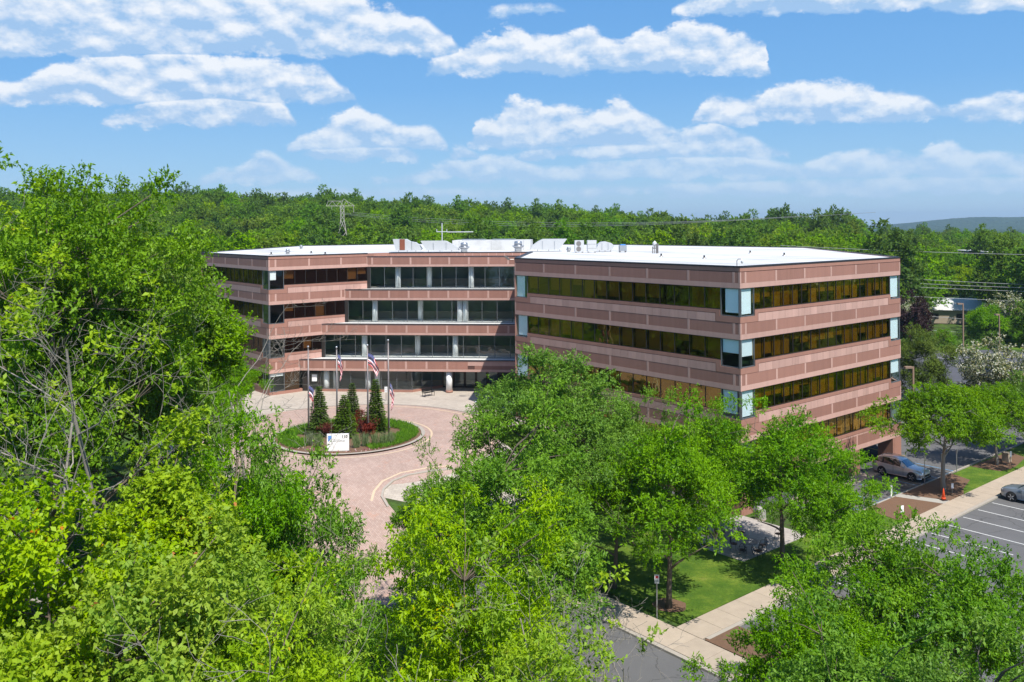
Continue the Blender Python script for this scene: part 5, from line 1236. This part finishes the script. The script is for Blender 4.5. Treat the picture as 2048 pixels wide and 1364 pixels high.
def bench():
    x, y = -9.6, 97.9; o = thing('entrance_bench', 'black metal bench beside the entrance glazing', 'bench', (x, y, .01), .75); mb = MB()
    for i in range(5): m2 = MB(); m2.box(-.75, .75, -.25 + i * .1, -.17 + i * .1, .43, .46); m2.build('slat', 'black_iron', o)
    for i in range(4): m2 = MB(); m2.box(-.75, .75, .26, .29, .5 + i * .1, .58 + i * .1); m2.build('back_slat', 'black_iron', o)
    for s in (-.65, .65):
        for yy in (-.22, .24): m2 = MB(); m2.box(s - .02, s + .02, yy - .02, yy + .02, 0, .43 if yy < 0 else .9); m2.build('leg', 'black_iron', o)
bench()
def name_board():
    x, y = -38.2, 84.; o = thing('directory_sign', 'beige name board on a post left of the forecourt', 'sign', (x, y, ground_z(x, y)), .2); mb = MB(); mb.box(-1.2, 1.0, -.06, .06, 1.2, 1.75); mb.build('board', 'tan_block', o); mb = MB(); mb.box(-1.35, -1.2, -.08, .08, 0, 1.8); mb.build('post', 'lamp_pole', o)
name_board()

# ------------------------------------------------------------------ rooftop equipment
RZ = ROOF - .03; GR = 'rooftop equipment'
def roof_at(px, y): return (PXX(px, y), y, RZ)
def fan(label, px, y, s):
    o = thing('exhaust_fan', label, 'roof fan', roof_at(px, y), 0, GR); mb = MB(); mb.lathe([(.42 * s, .0), (.42 * s, .35 * s), (.5 * s, .4 * s)], 20); mb.build('fan_kerb', 'white_metal', o, True)
    mb = MB(); mb.lathe([(.5 * s, .42 * s), (.72 * s, .62 * s), (.70 * s, .7 * s), (.5 * s, .72 * s)], 20); mb.build('shroud', 'galvanized', o, True); mb = MB(); mb.lathe([(.5 * s, .73 * s), (.46 * s, 1.15 * s), (.36 * s, 1.24 * s), (.05, 1.27 * s)], 20); mb.build('motor_dome', 'galvanized', o, True)
fan('mushroom exhaust fan left of the raised white curb', 928, 111, .98); fan('mushroom exhaust fan at the right end of the raised white curb', 1036, 112, 1.08); fan('small exhaust fan left of the twin fan condenser', 1137, 108, .5); fan('small exhaust fan alone on the left wing roof', 575, 108, .5); fan('tiny vent cap at the back of the left wing roof', 602, 135, .45)
def duct(label, px, y, w, h, prof, brown=None, d=1.6):
    o = thing('roof_duct', label, 'roof duct', roof_at(px, y), 0, GR); mb = MB()
    mb.hexa([(p[0] * w, -d / 2, .25 + p[1] * h) for p in prof], [(p[0] * w, d / 2, .25 + p[1] * h) for p in prof]); mb.build('casing', 'white_metal', o)
    for xx in (.2, .5, .8):
        mb = MB(); mb.tube([(xx * w, -d / 2 + .1, 0), (xx * w, -d / 2 + .1, .26)], .03, 5); mb.build('stand', 'steel', o)
    for xx in (.33, .66): mb = MB(); mb.box(xx * w - .03, xx * w + .03, -d / 2 - .03, -d / 2, .3, .25 + h * .8); mb.build('flange', 'galvanized', o)
    if brown: mb = MB(); mb.box(brown[0] * w, brown[1] * w, -d / 2 - .05, -d / 2 - .002, .3, .25 + h); mb.build('rusty_panel', 'rust', o)
duct('white intake duct with a rusty brown panel, leftmost on the roof', 787, 112, 3.7, 1.45, [(.10, 0), (.95, 0), (1., .1), (.93, .4), (.78, .7), (.6, .78), (.45, 1.), (0, 1.)], (.24, .42))
duct('long low white duct right of the one with the rusty panel', 842, 112, 5.0, 1.2, [(.15, .0), (1., 0), (.98, .25), (.86, .5), (.66, .95), (.6, 1.), (0, 1.)])
duct('white duct with a slanting right end beside the mushroom fan', 1060, 111, 4.7, 1.35, [(0, 0), (.78, 0), (1., 1.), (.35, 1.), (.22, .8), (.04, .35)])
duct('half round white duct hood right of the condensers', 1190, 107, 2.3, 1.05, [(0, 0), (.85, 0), (1., .5), (.85, .8), (.55, 1.), (.3, .95), (.12, .65)])
def condenser(label, px, y, two):
    o = thing('condenser_unit', label, 'air conditioner', roof_at(px, y), .1, GR); mb = MB(); mb.box(-.55, .55, -.25, .25, .1, 1.5); mb.build('cabinet', 'white_metal', o)
    for s in (-.4, .4): mb = MB(); mb.box(s - .05, s + .05, -.3, .3, 0, .1); mb.build('foot', 'steel', o)
    for z in ((.45, 1.1) if two else ()): mb = MB(); mb.tube([(-.1, -.255, z), (-.1, -.27, z)], .3, 20); g = mb.build('fan_grille', 'steel', o)
    if not two:
        for z in (.5, 1.0): mb = MB(); mb.box(-.5, .5, -.26, -.252, z, z + .03); mb.build('louvre', 'steel', o)
condenser('twin fan condenser unit on the roof', 1158, 105, True); condenser('plain condenser cabinet right of the twin fan one', 1183, 105, False)
def misc_roof():
    o = thing('roof_curb', 'raised white curb in the middle of the roof', 'roof curb', roof_at(985, 121), -.08, GR); mb = MB(); mb.box(-5.4, 5.4, -2, 4, 0, 1.35); mb.build('upstand', 'roof_white', o)
    for s in (-2.6, 1.6): mb = MB(); mb.box(s - 1.6, s + 1.6, -1, 1, 1.35, 1.5); mb.build('skylight', 'galvanized', o)
    o = thing('equipment_box', 'small roof unit with a blue lid', 'roof unit', roof_at(1245, 105), .1, GR); mb = MB(); mb.box(-.42, .42, -.35, .35, .15, .85); mb.build('cabinet', 'galvanized', o); mb = MB(); mb.box(-.3, .3, -.3, .3, .85, .97); mb.build('lid', 'print_blue', o)
    for s in (-.35, .35): mb = MB(); mb.box(s - .05, s + .05, -.3, .3, 0, .15); mb.build('foot', 'steel', o)
    o = thing('vent_pipes', 'grey vent pipes on the right wing roof', 'vent', roof_at(1311, 100), 0, GR)
    for x, h, rr in ((-.35, .8, .06), (-.15, .95, .05), (.1, 1.1, .1), (.25, 1.15, .08)): mb = MB(); mb.tube([(x, 0, 0), (x, 0, h)], rr, 8); mb.build('pipe', 'steel', o)
    o = thing('vent_ball', 'white finned vent at the rear of the right wing roof', 'vent', roof_at(1309, 120), 0, GR); mb = MB(); mb.lathe([(.15, 0), (.15, .5), (.3, .6), (.3, .8), (.05, 1.1)], 10); mb.build('cowl', 'white_metal', o); mb = MB(); mb.lathe([(.35, 0), (.35, .12)], 10); mb.build('collar', 'steel', o)
    for i, (px, y) in enumerate(((542, 106), (622, 110), (650, 105.5), (1322, 90), (1408, 84), (1500, 98), (1568, 90))):
        o = thing('roof_drain', ['first pipe stub on the left wing roof', 'second pipe stub on the left wing roof', 'third pipe stub on the left wing roof', 'pipe stub near the front edge of the right wing roof', 'dark pipe stub in the middle of the right wing roof', 'roof drain towards the back of the right wing roof', 'roof drain near the right edge of the right wing roof'][i], 'roof vent', roof_at(px, y), 0, GR); mb = MB(); mb.tube([(0, 0, 0), (0, 0, .3)], .09, 8); mb.build('pipe', 'flashing', o); mb = MB(); mb.lathe([(.22, 0), (.18, .06)], 10); mb.build('collar', 'steel', o)
    o = thing('security_camera', 'gooseneck camera at the near corner of the right wing roof', 'camera', (A.x - .1, A.y + .5, ROOF), 0); mb = MB(); mb.tube([(0, 0, 0), (0, 0, .45), (.1, 0, .58), (.28, -.1, .58), (.36, -.15, .5)], .03, 6); mb.build('arm', 'steel', o); mb = MB(); mb.lathe([(.03, .5), (.1, .42), (.1, .3), (.02, .24)], 10, (.36, -.15, 0)); mb.build('camera_head', 'white_metal', o)
    o = thing('antenna_mast', 'white antenna mast with crossarm behind the roof ducts', 'antenna', roof_at(884, 116), 0, GR); mb = MB(); mb.tube([(0, 0, 0), (0, 0, 3.75)], .07, 6); mb.build('mast', 'white_metal', o); mb = MB(); mb.box(-.75, .7, -.04, .04, 2.55, 2.65); mb.build('crossarm', 'white_metal', o)
    mb = MB(); mb.box(.7, 4.2, -.05, .05, 2.5, 2.62); mb.build('boom', 'white_metal', o)
    for s in (-.7, .65): mb = MB(); mb.box(s - .04, s + .04, -.04, .04, 2.65, 2.95); mb.build('insulator', 'white_metal', o)
    o = thing('lamp_bracket', 'grey flood lamp on the roof edge where the wings meet', 'lamp', (pC.x - .6, pC.y + 2, ROOF - .2), .3); mb = MB(); mb.hexa([(-.5, 0, .4), (-.25, 0, .4), (.2, 0, 0), (.0, 0, -.05)], [(-.5, .3, .4), (-.25, .3, .4), (.2, .3, 0), (.0, .3, -.05)]); mb.build('housing', 'steel', o); mb = MB(); mb.tube([(.1, .15, 0), (.6, .15, .0)], .05, 5); mb.build('arm', 'steel', o)
misc_roof()

# ------------------------------------------------------------------ pylon, power lines, far buildings
def pylon():
    y = 300.; x = PXX(685, y); o = thing('lattice_pylon', 'grey lattice power pylon with one long crossarm on the hillside', 'pylon', (x, y, 13.5), .15); o.scale = (.8, .8, .8); z1, z2, z3 = 13., 17., 21.
    def truss(pts, r=.09): mb.tube(pts, r, 4)
    mb = MB()
    for sx in (-1, 1):
        for sy in (-1, 1): truss([(sx * 2.4, sy * 2.0, 0), (sx * .7, sy * .7, 10.5), (sx * .7, sy * .7, 16.5)], .13)
    for z0, zz1, w0, w1 in ((0, 5.2, 2.4, 1.55), (5.2, 10.5, 1.55, .7), (10.5, 12.5, .7, .7), (12.5, 14.5, .7, .7), (14.5, 16.5, .7, .7)):
        for sy in (-1, 1): truss([(-w0, sy * w0 * .85, z0), (w1, sy * w1 * .9, zz1)]); truss([(w0, sy * w0 * .85, z0), (-w1, sy * w1 * .9, zz1)])
    mb.build('tower_legs', 'pylon_grey', o)
    mb = MB()
    for zz in (16.5, ): truss([(-6.8, 0, zz), (5.2, 0, zz)], .14)
    truss([(-6.8, 0, 16.5), (-6., 0, 18.6), (0, 0, 18.6), (.6, 0, 19.6), (1.8, 0, 18.6), (5.2, 0, 16.5)], .12)
    for a, b in (((-6, 16.5), (-4.2, 18.6)), ((-4.2, 18.6), (-2.6, 16.5)), ((-2.6, 16.5), (-1, 18.6)), ((-1, 18.6), (.3, 16.5)), ((.3, 16.5), (1.8, 18.6)), ((1.8, 18.6), (3., 16.5)), ((-.7, 16.5), (.6, 19.6))): truss([(a[0], 0, a[1]), (b[0], 0, b[1])], .09)
    mb.build('crossarm', 'pylon_grey', o)
    for s in (-4.5, -1., 4.8): mb = MB(); mb.tube([(s, 0, 16.4), (s, 0, 13.6)], .09, 5); mb.build('insulator', 'pylon_grey', o)
    for i, (s, lb) in enumerate(((-4.5, 'left power line running from the pylon behind the roof'), (-1., 'middle power line running from the pylon behind the roof'), (4.8, 'right power line running from the pylon behind the roof'))):
        p0 = Vector((x + s * .8, y, 13.5 + 13.6 * .8)); p1 = Vector((72 + s * 3, 205, 20.5 + i * .7)); pts = [p0.lerp(p1, t) - Vector((0, 0, 5.5 * 4 * t * (1 - t) * .55)) for t in np.linspace(0, 1, 25)]
        mb = MB(); mb.tube(pts, .045, 4); w = mb.build('power_line', 'wire'); setp(w, lb, 'wire', 'power lines')
pylon()
def lines_right():
    # lines along the far side of the rear lot: (pixel column, row) at both ends
    rows = [(640, 672, 'lowest power line right of the building'), (612, 645, 'second lowest power line right of the building'), (584, 597, 'third power line from the bottom right of the building'), (566, 577, 'fourth power line from the bottom right of the building'), (558, 570, 'fifth power line from the bottom right of the building'), (548, 564, 'sixth power line from the bottom right of the building'), (498, 502, 'highest power line right of the building')]
    for i, (ya, yb, lb) in enumerate(rows):
        Y0, Y1 = 172., 166.; za = 19.2 - (ya - 447) / 1727 * Y0; zb = 19.2 - (yb - 445) / 1727 * Y1
        p0 = Vector((PXX(1560, Y0), Y0, za + .9)); p1 = Vector((PXX(2150, Y1), Y1, zb - .9)); pts = [p0.lerp(p1, t) - Vector((0, 0, 1.2 * t * (1 - t))) for t in np.linspace(0, 1, 18)]
        mb = MB(); mb.tube(pts, .05, 4); setp(mb.build('power_line', 'wire'), lb, 'wire', 'power lines')
lines_right()
def far_buildings():
    o = thing('brick_warehouse', 'flat roofed red brick building among the trees at the right border', 'building', (154., 262., 3.), -.1); mb = MB(); mb.box(-13, 30, -10, 14, -4, 7.3); mb.build('wall', 'brick_red', o); mb = MB(); mb.box(-13.3, 30.3, -10.3, 14.3, 7.3, 7.6); mb.build('roof', 'roof_white', o)
    o = thing('low_house', 'low building with pale grey hipped roof in the clearing at the right', 'building', (100., 196., -3.), -.25); mb = MB(); mb.box(-9, 9, -6, 6, 0, 3); mb.build('wall', 'tan_block', o); mb = MB(); mb.hexa([(-9.6, -6.6, 3), (9.6, -6.6, 3), (9.6, 6.6, 3), (-9.6, 6.6, 3)], [(-5.5, -.3, 5.2), (5.5, -.3, 5.2), (5.5, .3, 5.2), (-5.5, .3, 5.2)]); mb.build('roof', 'roof_grey', o)
    for xx in (-5, 0, 5): mb = MB(); mb.box(xx - .7, xx + .7, -6.05, -6.01, 1, 2.2); mb.build('window', 'interior_dark', o)
far_buildings()
# scrub along the rear verge
def scrub():
    rng = np.random.default_rng(31)
    for i in range(34):
        t = rng.random(); x = 46 + 66 * t; y = 155 + rng.uniform(-1, 11); s = rng.uniform(.35, .75)
        o = place_tree(TM['sapling'] if i % 3 else TM['blossom'] if i % 9 == 0 else TM['sapling'], 'verge_shrub', 'rough green shrub on the bank behind the rear parking lot', 'rough shrubs on the bank behind the rear lot', x, y, s * 1.9, rng.uniform(0, 6), z=ground_z(x, y) - 1.6 * s, cat='shrub')
    cen = np.stack([rng.uniform(44, 116, 500), rng.uniform(153, 167, 500), np.full(500, -2.9)], 1); cen = cen[~((cen[:, 0] > 50) & (cen[:, 1] < 153.5))]
    b, dv, nr, ll, ww, ti = sprigs(rng, cen, np.full(len(cen), 1.1), 12, 6, .5, .5, .14, -.2, np.array([80, 160, -12.]))
    setp(add('verge_weeds', leaf_mesh('verge_weeds', b, dv, nr, ll, ww, ti, ['grass_blade'])), 'tall weeds on the bank behind the rear parking lot', 'weeds', None, 'stuff')
scrub()

# ------------------------------------------------------------------ summer haze: fills the whole valley, sky outside it
def haze():
    mb = MB(); mb.box(-7000, 7000, -150, 9500, -14, 130); o = mb.build('haze', 'concrete'); o.data.materials.clear(); setp(o, kind='stuff')
    m, k = new_mat('haze_air'); v = k.node('ShaderNodeVolumePrincipled', {'Color': (.60, .80, 1., 1), 'Density': .00013, 'Anisotropy': .3})
    k.l.new(v.outputs[0], k.node('ShaderNodeOutputMaterial').inputs['Volume']); o.data.materials.append(m)
haze()
